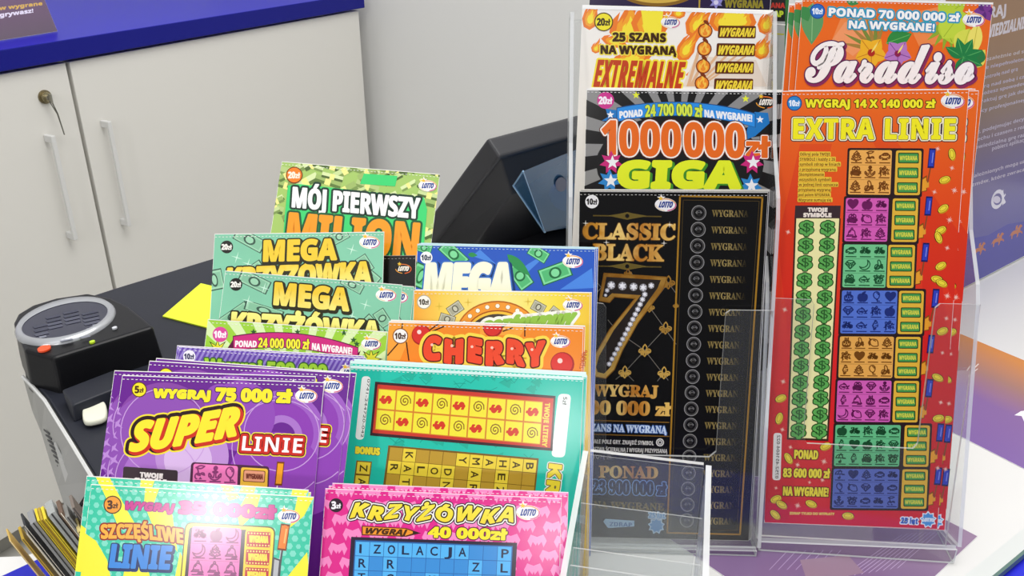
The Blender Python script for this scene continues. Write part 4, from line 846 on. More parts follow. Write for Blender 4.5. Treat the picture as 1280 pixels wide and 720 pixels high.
# ---- money bundle card with orange word
c = scard('moj', 'pale green money-bundle scratch card with white and orange lettering, highest of the stepped rack', '#a3c468')
rd = random.Random(5)
for k in range(110):
    x = rd.uniform(335, 560); y = rd.uniform(200, 330); w = rd.uniform(16, 34); h = rd.uniform(6, 12); a = rd.choice((.25, .32, -.5, -.42))
    q = lambda i, j: (x+i*w*cos(a)-j*h*sin(a), y+i*w*sin(a)+j*h*cos(a))
    c.poly([q(-.5, -.5), q(.5, -.5), q(.5, .5), q(-.5, .5)], rd.choice(['#c6d896', '#b2c880', '#d6e4a8', '#9cb668', '#86a058'])); c.poly([q(-.5, .1), q(.5, .1), q(.5, .5), q(-.5, .5)], rd.choice(['#5f7a3c', '#7c9650', '#4e6632'])); c.poly([q(-.12, -.5), q(.1, -.5), q(.1, .5), q(-.12, .5)], '#efe88e')
for p in ([(360, 232), (372, 230), (530, 247), (534, 262), (528, 330), (352, 330), (356, 270)], [(455, 217), (497, 220), (494, 233), (450, 230)]): c.poly(p, '#3fcf72')
c.part('title'); c.text('MÓJ PIERWSZY', (365.5, 258.5), (524, 273), (367, 234.5), '#f6f6f4', 'B', grow=.04, outs=((.15, '#1c3a2c'),))
c.text('MILION', (358, 311), (520, 325), (363, 267), '#f29a24', grow=.04, outs=((.1, '#1f5a34'),)); c.base()
c.badge(368, 219, 9.2, '#ee7f22', '20', '#fbe9d8', '#7a3a10'); c.logo(534.6, 232.5, 23); c.perf('#f2f4e6'); c.finish()

# ---- second column: pink card at the front
PK = '#e0288a'
c = scard('krz', 'pink scratch card with a blue crossword grid, front of the pink stack', PK, pose=None)
c.hold()
for j in range(8):
    for i in range(10):
        x = 398+i*33-j*2.2+(16 if j % 2 else 0); y = 614+j*18+i*1.15
        for s_ in (-1, 1):
            c.poly([(x, y-6), (x+8*s_, y-9), (x+12*s_, y-1), (x+8*s_, y+7), (x+5.5*s_, y), (x+1.5*s_, y+5), (x, y+1)], '#f58ac2')
c.hold(False)
YW = ramp([(0, '#f0c22c'), (.5, '#f4e03c'), (1, '#f6ea6a')], 'y', .12, .145)
c.part('title'); kq = [(438, 647), (641, 653), (440, 630.5)]; wv = lambda x: (.13*sin(x*28), 1)
for w, cl in ((.31, '#2a1c3c'), (.24, '#f4f0e8'), (.15, '#33240f')): c.text('KRZYŻÓWKA', *kq, cl, 'BI', grow=w, warp=wv, gap=.09)
c.text('KRZYŻÓWKA', *kq, YW, 'BI', grow=.05, warp=wv, gap=.09)
c.poly([(452, 657), (508, 660), (526, 666.5), (508, 671), (452, 669)], '#5a2a10'); c.poly([(453.5, 658.3), (507, 661), (519, 665.5), (507, 669.6), (453.5, 667.7)], '#f0962a'); c.poly([(516, 663.6), (526, 666.5), (516, 668)], '#2c1c14'); c.text('WYGRAJ', (457, 666.6), (508, 669), (458, 660), '#4a2808', 'BI', grow=.07)
c.text('40 000zł', (535.5, 671), (633, 674.6), (536.5, 659), '#f5e52c', grow=.08, outs=((.18, '#4a1038'),)); c.base()
c.part('crossword_panel'); c.poly([(439, 671), (646.5, 678.5), (640, 800), (430, 800)], '#2b2036'); c.poly([(444, 675), (641, 682.5), (635, 800), (436, 800)], '#2c66a8')
GR = ['IZOLACJA  P', 'R R     Z L', 'T G  K  A A', 'EKRAN O M Ż', 'R N   T  EA', 'LAS  KAROTA', 'O K   R   N']
for j, rw in enumerate(GR):
    for i, ch in enumerate(rw):
        x = 445+i*17.75-j*1.0; y = 677+j*18.1+i*.62
        c.poly([(x, y), (x+17, y+.6), (x+16.2, y+17.9), (x-.9, y+17.3)], '#56b4ee' if ch != ' ' else '#3d8fd4')
        if ch != ' ': c.text(ch, (x+4.2, y+14), (x+(13 if ch != 'I' else 6.6), y+14.3), (x+4.6, y+3.4), '#1d2a4a', 'R', grow=.03)
c.base(); c.badge(420, 631.6, 8.8, '#2b1526', '3', '#f6f2f4'); c.logo(660, 640.8, 30); c.perf('#f7d8e8'); c.finish()
c.copy(3.2, 2.6, -.6, .1, 'pink crossword scratch card directly behind the front pink one, thin top strip showing')
c.copy(1.2, 1.2, -1.2, 0, 'pink crossword scratch card third in the pink stack, hairline of its edge showing')

# ---- turquoise crossword card, turned on its side
c = scard('teal', 'turquoise crossword scratch card turned sideways, with a yellow grid of dollar signs and spirals', '#22c4ae')
rd = random.Random(3)
for k in range(46):
    x = rd.uniform(480, 670); y = rd.choice((rd.uniform(462, 490), rd.uniform(540, 575))); w = rd.uniform(8, 18)
    c.line([(x, y), (x+w*.5, y+rd.uniform(-9, 9)), (x+w, y+rd.uniform(-3, 3))], .8, '#12a08e')
    if k % 2: c.poly([(x, y), (x+w, y-6), (x+w*.8, y+7)], '#1fb29c')
c.part('serial_strip'); c.rrect([(452.5, 470), (463.5, 470.5), (454.5, 550), (444, 549)], '#f2f4f2', 5); c.text('0741-244720-042', (459.5, 473.5), (451, 546.5), (462.5, 474), '#4a5652', 'R', grow=.02)
c.part('price_strip'); c.rrect([(698, 492), (714, 493), (706, 572), (689, 571)], '#f3f7f5', 6); c.text('5zł', (704, 496), (703, 506), (709, 496.4), '#4a5652'); c.base()
c.part('symbol_panel'); A, B_, C_, D_ = (469, 477), (694.5, 495), (690.6, 563.7), (462.5, 544.4)
c.poly([A, B_, C_, D_], '#3a2028'); c.poly([(472, 480.5), (692, 498), (688, 560), (465.5, 541)], '#cf3a2c'); 
g0, g1, g2, g3 = (473, 485.5), (679, 502), (675.5, 556), (468.6, 537)
def bil(q, u, v): return ((q[0][0]*(1-u)+q[1][0]*u)*(1-v)+(q[3][0]*(1-u)+q[2][0]*u)*v, (q[0][1]*(1-u)+q[1][1]*u)*(1-v)+(q[3][1]*(1-u)+q[2][1]*u)*v)
gq = [g0, g1, g2, g3]; c.poly(gq, '#d8832c')
for j in range(2):
    for i in range(9):
        c.poly([bil(gq, (i+a)/9, (j+b)/2) for a, b in ((.04, .04), (.96, .04), (.96, .96), (.04, .96))], '#f6e83c')
for j in range(2):
    for i in range(9):
        x, y = bil(gq, (i+.5)/9, (j+.5)/2)
        if (i+j) % 2 == 0: c.text('$', (x-6, y-4.2), (x-6.7, y+4.8), (x+6.5, y-3.8), '#d83a24', grow=.07)
        else: c.line([(x+(1+k*.36)*cos(k*.62+.5)*.9, y+(1+k*.36)*sin(k*.62+.5)) for k in range(21)], 1.3, '#8a5a1e')
c.text('TWOJE LITERY', (681.5, 503.5), (677.6, 558), (687.4, 504), '#f2d640', grow=.04); c.base()
c.part('crossword_panel'); c.text('BONUS', (444.5, 566.5), (474, 568.5), (445, 558.5), '#f4e23a', outs=((.16, '#2c5a4a'),), grow=.09)
cq = [(487.5, 558.6), (671.5, 575), (660, 690), (473, 674)]; c.poly([(485.5, 556.6), (673.5, 573), (661, 692), (470, 676)], '#7a5a1c')
CW = [' K   YMAHAB', 'RALOD A E  ', ' T  N R Z  ', ' ER I YKA  ', '  O   T  O ', ' KONTO A K ', '  A  P   R ']
for j, rw in enumerate(CW):
    for i, ch in enumerate(rw):
        c.poly([bil(cq, (i+a)/11, (j+b)/7) for a, b in ((.02, .02), (.98, .02), (.98, .98), (.02, .98))], '#f1d440' if ch != ' ' else '#c29a34')
for j, rw in enumerate(CW):
    for i, ch in enumerate(rw):
        if ch == ' ': continue
        x, y = bil(cq, (i+.5)/11, (j+.5)/7); c.text(ch, (x-4.4, y-4), (x-4.9, y+(4 if ch != 'I' else -2)), (x+4.6, y-3.6), '#4a3a14', 'R', grow=.03)
for k, ch in enumerate('ZAPAS'):
    x, y = 447-2.2*k, 577+17*k; c.poly([(x-1.5, y-1.5), (x+18, y), (x+16, y+17), (x-3.6, y+15.5)], '#7a5a1c'); c.poly([(x, y), (x+16.6, y+1.2), (x+14.8, y+16), (x-1.8, y+14.6)], '#f1d440'); c.text(ch, (x+3.4, y+4), (x+2.6, y+12), (x+12.4, y+4.6), '#4a3a14', 'R', grow=.03)
c.base(); c.part('title')
for k, ch in enumerate('KRZYŻÓWKA'): c.text(ch, (687-2.6*k, 580+20.5*k), (685-2.6*k, 597+20.5*k), (702-2.6*k, 582+20.5*k), '#f4dc3a', grow=.06, outs=((.2, '#f2f0e6'), (.12, '#4a3c14')))
c.base(); c.perf('#d9f2ee', .0014); c.finish()
for i, (dx, dy, rl) in enumerate([(-1.2, 2.2, -.25), (1.4, 1.6, -.1), (.4, 3.2, -.35), (2.2, .8, .1)]):
    c.copy(dx, dy, -.6*(i+1), rl, 'turquoise crossword scratch card %s in the turquoise stack, pale edge showing' % ('second', 'third', 'fourth', 'last')[i])

# ---- orange cherry card
c = scard('cherry', 'orange scratch card with red bubble lettering and cherries', '#f08a26')
for p in ([(487, 402), (520, 402), (500, 450), (480, 452)], [(600, 402), (660, 405), (650, 420), (600, 418)]): c.poly(p, '#f5a23a')
for x, y, r in [(527, 419, 12.5), (616, 409, 12.5), (703, 455, 15)]: c.poly(circ(x, y, r, 22), '#a81c1c'); c.poly(circ(x-.6, y-.6, r*.88, 22), '#d8302a'); c.poly(circ(x-3, y-4, r*.22, 10), '#f8d8d0')
for pts in ([(538, 412), (548, 405)], [(541, 414), (555, 408)], [(628, 409), (637, 404)], [(629, 414), (640, 410)], [(503, 405), (502, 416)], [(497, 430), (483, 446)], [(508, 428), (511, 450)], [(656, 407), (656, 420)]): c.line(pts, 1.6, '#3c1c0c')
ch_ = [(531, 450), (679, 456), (532, 423.5)]; wv2 = lambda x: (.08*sin(x*20), 1)
c.part('title'); c.text('CHERRY', *ch_, '#f6d84c', grow=.3, warp=wv2, gap=.13); c.text('CHERRY', *ch_, '#5a1a12', grow=.155, warp=wv2, gap=.13); c.text('CHERRY', *ch_, '#ea4a2a', grow=.09, warp=wv2, gap=.13)
for k in range(6): c.poly(circ(540+25*k, 431+1.2*k, 1.8, 10), '#fbc8b4')
c.base(); c.badge(500.5, 420, 8.6, '#f6f2ee', '10', '#4a2a1c', '#8a4a20'); c.logo(700.5, 427, 25)
c.text('ZDRAP', (724, 461), (727, 440), (729, 461.4), '#c2542a', grow=.04)
c.perf(top=.0007); c.finish()
c.copy(1.2, 1.0, -.6, .1, 'orange cherry scratch card directly behind the front cherry one, only its top edge showing')

# ---- yellow card with the lit arch
c = scard('yellow', 'yellow scratch card with an orange lamp-studded arch and green lettering', facem=ramp([(0, '#f0a038'), (.18, '#f3cf58'), (.5, '#f6e890'), (.8, '#f3dc4c'), (1, '#efc23c')], 'x', -.05, .05))
note(c, 569, 386, 19, 14, -.6, '#c9c8b4', '#5a584c', '#a9a894'); note(c, 559, 399, 20, 12, .3, '#c9c8b4', '#5a584c', '#a9a894'); note(c, 673, 384, 17, 13, .5, '#c9c8b4', '#4a483c', '#a9a894'); note(c, 692, 391, 15, 12, -.9, '#c9c8b4', '#5a584c', '#b9b8a4')
for x, y in [(549, 383), (585, 378), (660, 377), (716, 368)]: c.poly(starp(x, y, 6, .15, 4), '#d8b23c')
c.poly(circ(622, 418, 52, 40, 42), '#b8621a'); c.poly(circ(622, 418, 50.4, 40, 40.2), '#ef9a34'); c.poly(circ(622, 420, 41, 40, 32.5), '#a8541a'); c.poly(circ(622, 420, 39.4, 40, 30.8), '#f2c03e'); c.poly(circ(622, 421, 37, 40, 28.6), '#4a4038')
for k in range(11):
    a = pi+pi*(k+.5)/11; x, y = 622+45.8*cos(a), 419+36.5*sin(a); c.poly(circ(x, y, 3.2, 12), '#b87828'); c.poly(circ(x, y, 2.6, 12), '#f8f4e6')
c.part('title'); qn = [(600, 419), (716, 409), (601, 404)]
c.text('GOTÓWKOWY', (600, 419), (716, 408), (604, 403), '#f4f4ec', 'BI', grow=.34); c.text('GOTÓWKOWY', (600, 419), (716, 408), (604, 403), '#93c24a', 'BI', grow=.12); c.base()
c.badge(530, 377.5, 7.8, '#f6f2ea', '10', '#4a4438', '#b0a890'); c.logo(716, 381.5, 25); c.perf(); c.finish()
c.copy(.7, .3, -.6, -.1, 'yellow arch scratch card second in its stack, thin right edge showing')

# ---- blue banknote card
c = scard('bluem', 'blue scratch card with green banknotes and pale yellow lettering, behind the yellow one', '#2a58bc')
for p in ([(640, 345), (660, 330), (690, 312), (660, 340)], [(700, 362), (740, 335), (742, 360)], [(590, 320), (600, 312), (620, 330)]): c.poly(p, '#4a86dc')
GN = ('#7fd89a', '#1f6a3c', '#54b874')
for x, y, w, h, r in [(567, 318, 38, 18, .75), (673, 317, 26, 15, .55), (650, 345, 34, 20, .95), (694, 341, 40, 21, -.35), (526, 345, 22, 30, .4), (530, 310, 20, 12, .3)]: note(c, x, y, w, h, r, *GN)
leaf(c, 634, 318, 40, 6, .75, '#2f8f4e'); leaf(c, 585, 318, 12, 3, .1, '#2f8f4e')
YB = ramp([(0, '#f4e23c'), (.55, '#f5ee9a'), (1, '#f8f6dc')], 'y', .095, .150)
c.part('title'); c.text('MEGA', (533, 378), (640, 378), (537, 333), '#12346e', grow=.14); c.text('MEGA', (531, 376), (638, 376), (535, 331), YB, grow=.07, outs=((.11, '#3a70c0'),)); c.base()
c.badge(533, 322, 7.6, '#f4f4f2', '10', '#3a4458'); c.logo(716, 327, 26); c.perf('#bcd8e0', .0009); c.finish()
for i, (dx, dy) in enumerate([(.8, .5), (1.5, .8)]): c.copy(dx, dy, -.6*(i+1), -.1*i, 'blue banknote scratch card %s in its stack, speckled right edge showing' % ('second', 'third')[i])
# ------------------------------------------------------------------ black till machine with the oval display
ZT = .93
DK = mat('#24262f', .42, noise=.08, nscale=30); BK = mat('#131316', .34); BK2 = mat('#1b1c21', .38); GY = mat('#a2a29f', .4); GYL = mat('#bfbfbd', .35)
mo = at(110, 480, ZT); mo.z = CZ; TMN = M_at(mo)
mach = empty('ticket_terminal', mo, 'black till machine with an oval display, grey vented side and sloping deck', 'machine')
edgeT = [at(32, 470, ZT), at(45, 483, ZT), at(60, 500, ZT), at(92, 551, ZT), at(122, 600, ZT)]
top = [at(26, 440, ZT), at(22, 418, ZT), at(40, 397, ZT), at(78, 381, ZT), at(150, 358, ZT), at(275, 320, ZT), Vector((-.232, .765, ZT)), Vector((-.21, .765, ZT)), Vector((-.199, .60, ZT)), Vector((-.199, .50, ZT)), Vector((-.205, .455, ZT)), at(150, 600, ZT)]
top[-1] = Vector((-.2125, .405, ZT))
m = MB(); tp = top+edgeT[::-1]; m.prism(tp, (0, 0, -.012), DK); m.build('deck', mach, TMN, bevel=.002)
m = MB(); inn = [Vector((p.x*.97+(-.27)*.03, p.y*.97+.6*.03, ZT-.012)) for p in tp]; m.prism(inn, (0, 0, -(ZT-.012-CZ-.002)), BK2); m.build('housing', mach, TMN)
bot = [at(44, 514, .873), at(55, 540, .873), at(66, 576, .873), at(76, 606, .873), at(90, 648, .873)]
sg = MB(); off = Vector((-.0015, -.001, 0))
for i in range(4): sg.face([edgeT[i]+off, edgeT[i+1]+off, bot[i+1]+off, bot[i]+off][::-1], GY)
for i in range(4): sg.face([edgeT[i], bot[i], bot[i+1], edgeT[i+1]][::-1], GY)
sg.tube([p+off for p in edgeT], .0012, mat('#d2d2d0', .3), 6)
sp_ = sg.build('side_panel', mach, TMN); sp_['label'] = 'pale grey side panel with vent slots'
fc_ = MB(); fa = [atp(q[0], q[1], bot[2]+off*1.6, (edgeT[4]-edgeT[1]).cross(bot[3]-edgeT[3]).normalized()) for q in ((72, 552), (83, 575), (107, 632), (106, 645), (100, 640), (88, 606))]
nv = (edgeT[4]-edgeT[1]).cross(bot[3]-edgeT[3]).normalized(); nv = nv if nv.dot(CAM-bot[2]) > 0 else -nv
fc_.prism([p+nv*.0012 for p in fa], nv*.0012, GYL); fc_.build('facet', sp_, TMN)
vt = MB()
for k in range(9):
    x, y = 55+2.4*k, 536+6.4*k
    q = [atp(a, b, bot[2]+nv*.0035, nv) for a, b in ((x, y), (x+7, y+5.2), (x+7.4, y+7.6), (x+.6, y+2.4))]; vt.prism(q, nv*.0004, mat('#4c4c4e', .5))
vt.build('vent_slots', sp_, TMN)
# raised display hood
ZH = .956
hood = [at(q[0], q[1], ZH) for q in ((20, 414), (17, 402), (22, 392), (40, 381), (70, 372), (110, 366), (140, 372), (160, 382), (178, 396), (192, 408), (66, 447), (30, 437))]
hb = MB(); lowc = Vector((0, 0, 0))
for p in hood: lowc += p/len(hood)
low = [Vector((p.x*1.0+(p-lowc).x*.05, p.y+(p-lowc).y*.05, ZT-.001)) for p in hood]
hb.face(hood, BK) if sum(hood[i-1].x*hood[i].y-hood[i].x*hood[i-1].y for i in range(len(hood))) > 0 else hb.face(hood[::-1], BK)
n = len(hood)
for i in range(n):
    j = (i+1) % n; hb.face([hood[i], hood[j], low[j], low[i]], BK)
hd = hb.build('display_hood', mach, TMN, bevel=.0025)
def oval(a, b, cx=81.5, cy=402.5, rot=-.24, n=40): return [at(cx+a*cos(2*pi*k/n)*cos(rot)-b*sin(2*pi*k/n)*sin(rot), cy+a*cos(2*pi*k/n)*sin(rot)+b*sin(2*pi*k/n)*cos(rot), ZH+.0005) for k in range(n)]
ob = MB(); A = oval(65, 26); B = oval(55, 19.5); SV = mat('#b4b6ba', .25, .55)
h = Vector((0, 0, .0028))
for i in range(40):
    j = (i+1) % 40; M1 = (A[i]+B[i])/2+h*1.3; M2 = (A[j]+B[j])/2+h*1.3
    ob.face([A[j], A[i], M1, M2], SV); ob.face([M2, M1, B[i]+h*.6, B[j]+h*.6], SV); ob.face([A[i], A[j], A[j]-h*.4, A[i]-h*.4], SV)
o = ob.build('display_rim', mach, TMN, smooth=True); o['label'] = 'silver oval display rim'
db = MB(); db.prism([p+h*.2 for p in oval(57, 20.6)], h*.3, mat('#23253a', .12, spec=.6)); ds = db.build('display', mach, TMN); ds['label'] = 'dark oval display with grey digit panels'
dg_ = MB(); zz = ZH+.0005+.0028*.5+.0003
def dq(x, y, w, hh_, rot, cl):
    q = [at(x+a*w*cos(rot)-b*hh_*sin(rot)*1.0, y+a*w*sin(rot)+b*hh_*cos(rot), zz) for a, b in ((-.5, -.5), (.5, -.5), (.62, .5), (-.38, .5))]; dg_.face(q[::-1], mat(cl, .4))
for x, y, w, hh_, rows_ in ((50, 413, 17, 15, 3), (66, 403, 18, 17, 4), (88, 397, 19, 17, 4), (112, 398, 20, 17, 4)):
    for k in range(rows_): dq(x-1+1.0*k, y-hh_/2+hh_*(k+.4)/rows_, w, hh_/rows_*.62, -.22, '#3c3e4c' if k < 2 else '#4c4e5c')
for x, y, w in ((53, 421, 9), (120, 406, 10), (112, 411, 8), (82, 425, 16), (106, 421, 12)): dq(x, y, w, 2.2, -.2, '#7a7c88')
dg_.build('digits', ds, TMN)
for nm, x, y, w, cl, lb in (('indicator_lamp', 55.5, 437, 8.4, '#f0562c', 'orange indicator lamp'), ('indicator_lamp', 115.5, 428.6, 3.6, '#b4d22c', 'small lime indicator lamp'), ('indicator_lamp', 143.5, 411, 3.2, '#c9cbd0', 'small white mark')):
    lb_ = MB(); lb_.prism([at(x+w*cos(2*pi*k/16), y-.22*w*cos(2*pi*k/16)+w*.42*sin(2*pi*k/16), ZH+.0003) for k in range(16)], (0, 0, .0012), mat(cl, .3)); o = lb_.build(nm, mach, TMN); o['label'] = lb
# printer slot block and front steps on the deck
pb = MB(); f0, f1, f2, f3 = [at(q[0], q[1], ZT+.0005) for q in ((66, 478), (192, 437), (178, 398), (50, 442))]
tq = [at(q[0], q[1], ZH-.001) for q in ((62, 449), (186, 411), (176, 396), (50, 436))]
pb.mesh([f0, f1, f2, f3]+tq, [(4, 5, 1, 0), (5, 6, 2, 1), (7, 4, 0, 3), (6, 7, 3, 2), (7, 6, 5, 4)], BK); pb.build('printer_cover', mach, TMN, bevel=.002)
sl = MB(); g = [at(q[0], q[1], ZT+.001) for q in ((64, 480), (196, 440), (196, 437.5), (64, 477.5))]; sl.prism(g, (0, 0, .002), mat('#0b0b0d', .4)); sl.build('paper_slot', mach, TMN)
kb = MB(); g = [at(q[0], q[1], ZT+.011) for q in ((77, 487), (142, 462), (152, 482), (91, 506))]; l_ = [Vector((p.x, p.y-.003 if i > 1 else p.y+.001, ZT+.0005)) for i, p in enumerate(g)]
kb.mesh(g+l_, [(0, 1, 2, 3), (1, 0, 4, 5), (2, 1, 5, 6), (3, 2, 6, 7), (0, 3, 7, 4)], DK); kb.build('key_cover', mach, TMN, bevel=.0015)
fw = MB(); g = [at(q[0], q[1], CZ+.004) for q in ((90, 606), (104, 640), (112, 660), (98, 655))]; fw.prism(g, (0, 0, .02), mat('#3b3b3d', .5)); fw.build('foot', mach, TMN)
# sticky note and off-white pad on the deck
nt_ = [at(q[0], q[1], ZT+.0012) for q in ((203, 395), (251, 354), (302, 366), (262, 410))]
m = MB(); m.prism(nt_, (0, 0, -.001), mat('#dcec3a', .6)); tag(m.build('sticky_note', None, M_at(nt_[0])), 'lime yellow paper note lying on the black machine deck', 'note')
pd = at(119, 523, ZT); m = MB(); pr_ = []
R1 = [at(119+a, 523+b, ZT+.0008) for a, b in ((-15, -8), (-11, -13), (6, -17), (13, -15.5), (16, -10), (17, 4), (12, 9), (-8, 13), (-13, 11), (-15, 6))]
cen = Vector((0, 0, 0))
for p in R1: cen += p/len(R1)
rings = [[cen+(p-cen)*s_+Vector((0, 0, z_)) for p in R1] for s_, z_ in ((.94, 0), (1.0, .002), (.98, .004), (.88, .005), (.6, .0044))]
vs = [p for rg in rings for p in rg]; fs = []; n = len(R1)
for i in range(4):
    for k in range(n): fs.append((i*n+k, i*n+(k+1) % n, (i+1)*n+(k+1) % n, (i+1)*n+k))
fs.append(tuple(4*n+k for k in range(n))); fs.append(tuple(range(n))[::-1]); m.mesh(vs, fs, mat('#dcdccb', .6, noise=.06, nscale=90))
o = m.build('eraser_pad', None, M_at(cen), smooth=True); sb = o.modifiers.new('sub', 'SUBSURF'); sb.levels = 2; sb.render_levels = 2; tag(o, 'small off-white rounded pad on the black machine deck', 'pad')

# ------------------------------------------------------------------ bundle of cards seen edge-on at the lower left
rd = random.Random(11)
for k, (x, y, t, cl, lb) in enumerate([(12, 677, .8, '#c9a95c', 'thin tan card edge-on, outermost of the bundle'), (27, 675, 1.4, '#c8a63c', 'tan and yellow card edge-on, second from the outer end of the bundle'), (33, 668, 1.0, '#b9b2a4', 'pale card edge-on between a tan card and a black one'), (30, 658, 1.0, '#3a3b3d', 'thin black card edge-on in the bundle'),
        (38, 656, 3.2, '#8f9092', 'grey card edge-on beside the thin black one'), (47, 652, 1.3, '#e2c832', 'yellow card edge-on next to the grey one'), (51, 651, 1.3, '#b79a34', 'dull gold card edge-on between two yellow ones'), (55, 650, 1.5, '#e6cf3a', 'yellow card edge-on, innermost of the three golden ones'),
        (60, 645, 4.0, '#a3a6a4', 'wide pale grey card edge-on in the middle of the bundle'), (74, 643, 2.0, '#6e5a4c', 'brown card edge-on behind the wide grey one'), (82, 648, 2.2, '#8c8c88', 'grey card edge-on towards the inner end of the bundle'), (90, 636, 1.6, '#7d726a', 'tall taupe card edge-on, tallest of the bundle'), (97, 666, 1.8, '#cdbd7c', 'cream card edge-on, innermost of the bundle')]):
    T = atd(x, y, .485-.0012*k); g = Vector((T.x, T.y, 0)).normalized(); g = (g*1.0+Vector((0, 0, -.05))).normalized(); dn = Vector((.52, -.12, -1)).normalized()
    Ln = (T.z-CZ-.0008)/-dn.z; s_ = g.cross(dn).normalized(); s_ = s_ if s_.x > 0 else -s_
    Bp = T+dn*Ln; g2 = Vector((g.x, g.y, 0)).normalized()
    m = MB(); q = [T, T+g2*.014-Vector((0, 0, .001)), Bp+g2*.014, Bp]; m.prism(q, s_*(t/1000), mat(cl, .5, noise=.1, nscale=200), mat(cl, .5, noise=.18, nscale=900)); w_ = MB()
    o = m.build('loose_card', None, M_at(Bp)); tag(o, lb, 'card', 'bundle of cards seen edge-on')
    st_ = MB()
    st_.prism([T+s_*(t*.4/1000)-g2*.0002, Bp+s_*(t*.4/1000)-g2*.0002, Bp+s_*(t*.6/1000)-g2*.0002, T+s_*(t*.6/1000)-g2*.0002], g2*.0004, mat(rd.choice(('#5c4a24', '#f0ead8', '#3c3c3c')), .5)); st_.build('printed_edge', o, M_at(Bp))

# ------------------------------------------------------------------ terminal screen seen from behind
yw = radians(45); th = radians(41); tx = Vector((cos(yw), sin(yw), 0)); hx = Vector((tx.y, -tx.x, 0)); uy = Vector((0, 0, 1))*cos(th)+hx*sin(th); nm_ = tx.cross(uy).normalized()
nm_ = nm_ if nm_.dot(CAM-atd(625, 197, .78)) > 0 else -nm_
Bc = atd(625, 197, .78); Hs = (Bc.z-CZ-.012)/uy.z; Ws = .31
def sc(a, b, o): return Bc+tx*a-uy*b+nm_*o
SB = mat('#3a3a3d', .4); SB2 = mat('#2c2c2f', .38)
foot_c = sc(.15, Hs, -.03); foot_c.z = CZ
mon = empty('terminal_screen', foot_c, 'black terminal screen seen from behind against the pale wall', 'screen'); MM = M_at(foot_c)
m = MB(); m.prism([sc(0, 0, 0), sc(Ws, 0, 0), sc(Ws, Hs, 0), sc(0, Hs, 0)], nm_*-.022, SB); m.build('bezel', mon, MM, bevel=.003)
m = MB(); a_ = [sc(.004, .004, 0), sc(Ws-.004, .004, 0), sc(Ws-.004, Hs-.004, 0), sc(.004, Hs-.004, 0)]; b_ = [sc(.016, .03, .024), sc(Ws-.016, .03, .024), sc(Ws-.016, Hs-.01, .024), sc(.03, Hs-.01, .024)]
m.mesh(a_+b_, [(4, 5, 6, 7), (0, 1, 5, 4), (1, 2, 6, 5), (2, 3, 7, 6), (3, 0, 4, 7)], SB2); m.build('back_cover', mon, MM, bevel=.002)
m = MB(); m.face([sc(.012, .012, -.0225), sc(.012, Hs-.012, -.0225), sc(Ws-.012, Hs-.012, -.0225), sc(Ws-.012, .012, -.0225)], mat('#0d1016', .1)); m.build('display', mon, MM)
m = MB(); fz = Vector((0, 0, CZ+.001)); c0 = sc(.15, Hs*.75, -.03); q = [Vector((c0.x, c0.y, CZ+.0008))+tx*a+hx*b for a, b in ((-.09, -.06), (.09, -.06), (.09, .07), (-.09, .07))]; m.prism(q, (0, 0, .012), SB)
m.prism([sc(.11, Hs*.4, .0), sc(.19, Hs*.4, .0), sc(.19, Hs*.95, .0), sc(.11, Hs*.95, .0)], nm_*-.02, SB); m.build('stand', mon, MM)
# translucent blue holder hanging on the screen's back
OFF = .030
def bq(x, y, o): return atp(x, y, Bc+nm_*o, nm_)
fr = [bq(*q, OFF+.02) for q in ((654, 214), (700, 195), (760, 172), (770, 270), (716, 283), (681, 290))]
bk_ = [bq(*q, OFF-.003) for q in ((642, 232), (700, 206), (764, 182), (772, 276), (718, 290), (676, 286))]
m = MB(); nfr = len(fr)
hole = [bq(701+7*cos(2*pi*k/20), 230+9*sin(2*pi*k/20), OFF+.021) for k in range(20)]
m.face(fr, BLUEPL)
for i in range(nfr): j = (i+1) % nfr; m.face([fr[i], fr[j], bk_[j], bk_[i]], BLUEPL)
bh = m.build('blue_holder', None, M_at(bk_[0])); tag(bh, 'translucent blue plastic holder fixed on the black screen\'s back', 'holder')
m = MB(); m.prism(hole, nm_*.0006, mat('#1d2b52', .3)); m.build('hole', bh, M_at(bk_[0]))
m = MB(); m.tube([fr[0], bk_[0]], .0008, mat('#8fb4d4', .2), 6); m.tube([bk_[0], fr[5]], .0011, mat('#8fb4d4', .2), 6); m.tube([fr[0], fr[5]], .0005, mat('#7fa4c8', .2), 6)
m.prism([bq(706+20*cos(2*pi*k/24), 243+17*sin(2*pi*k/24), OFF+.004) for k in range(24)], nm_*.004, mat('#2f66b4', .35)); m.build('rim', bh, M_at(bk_[0]))

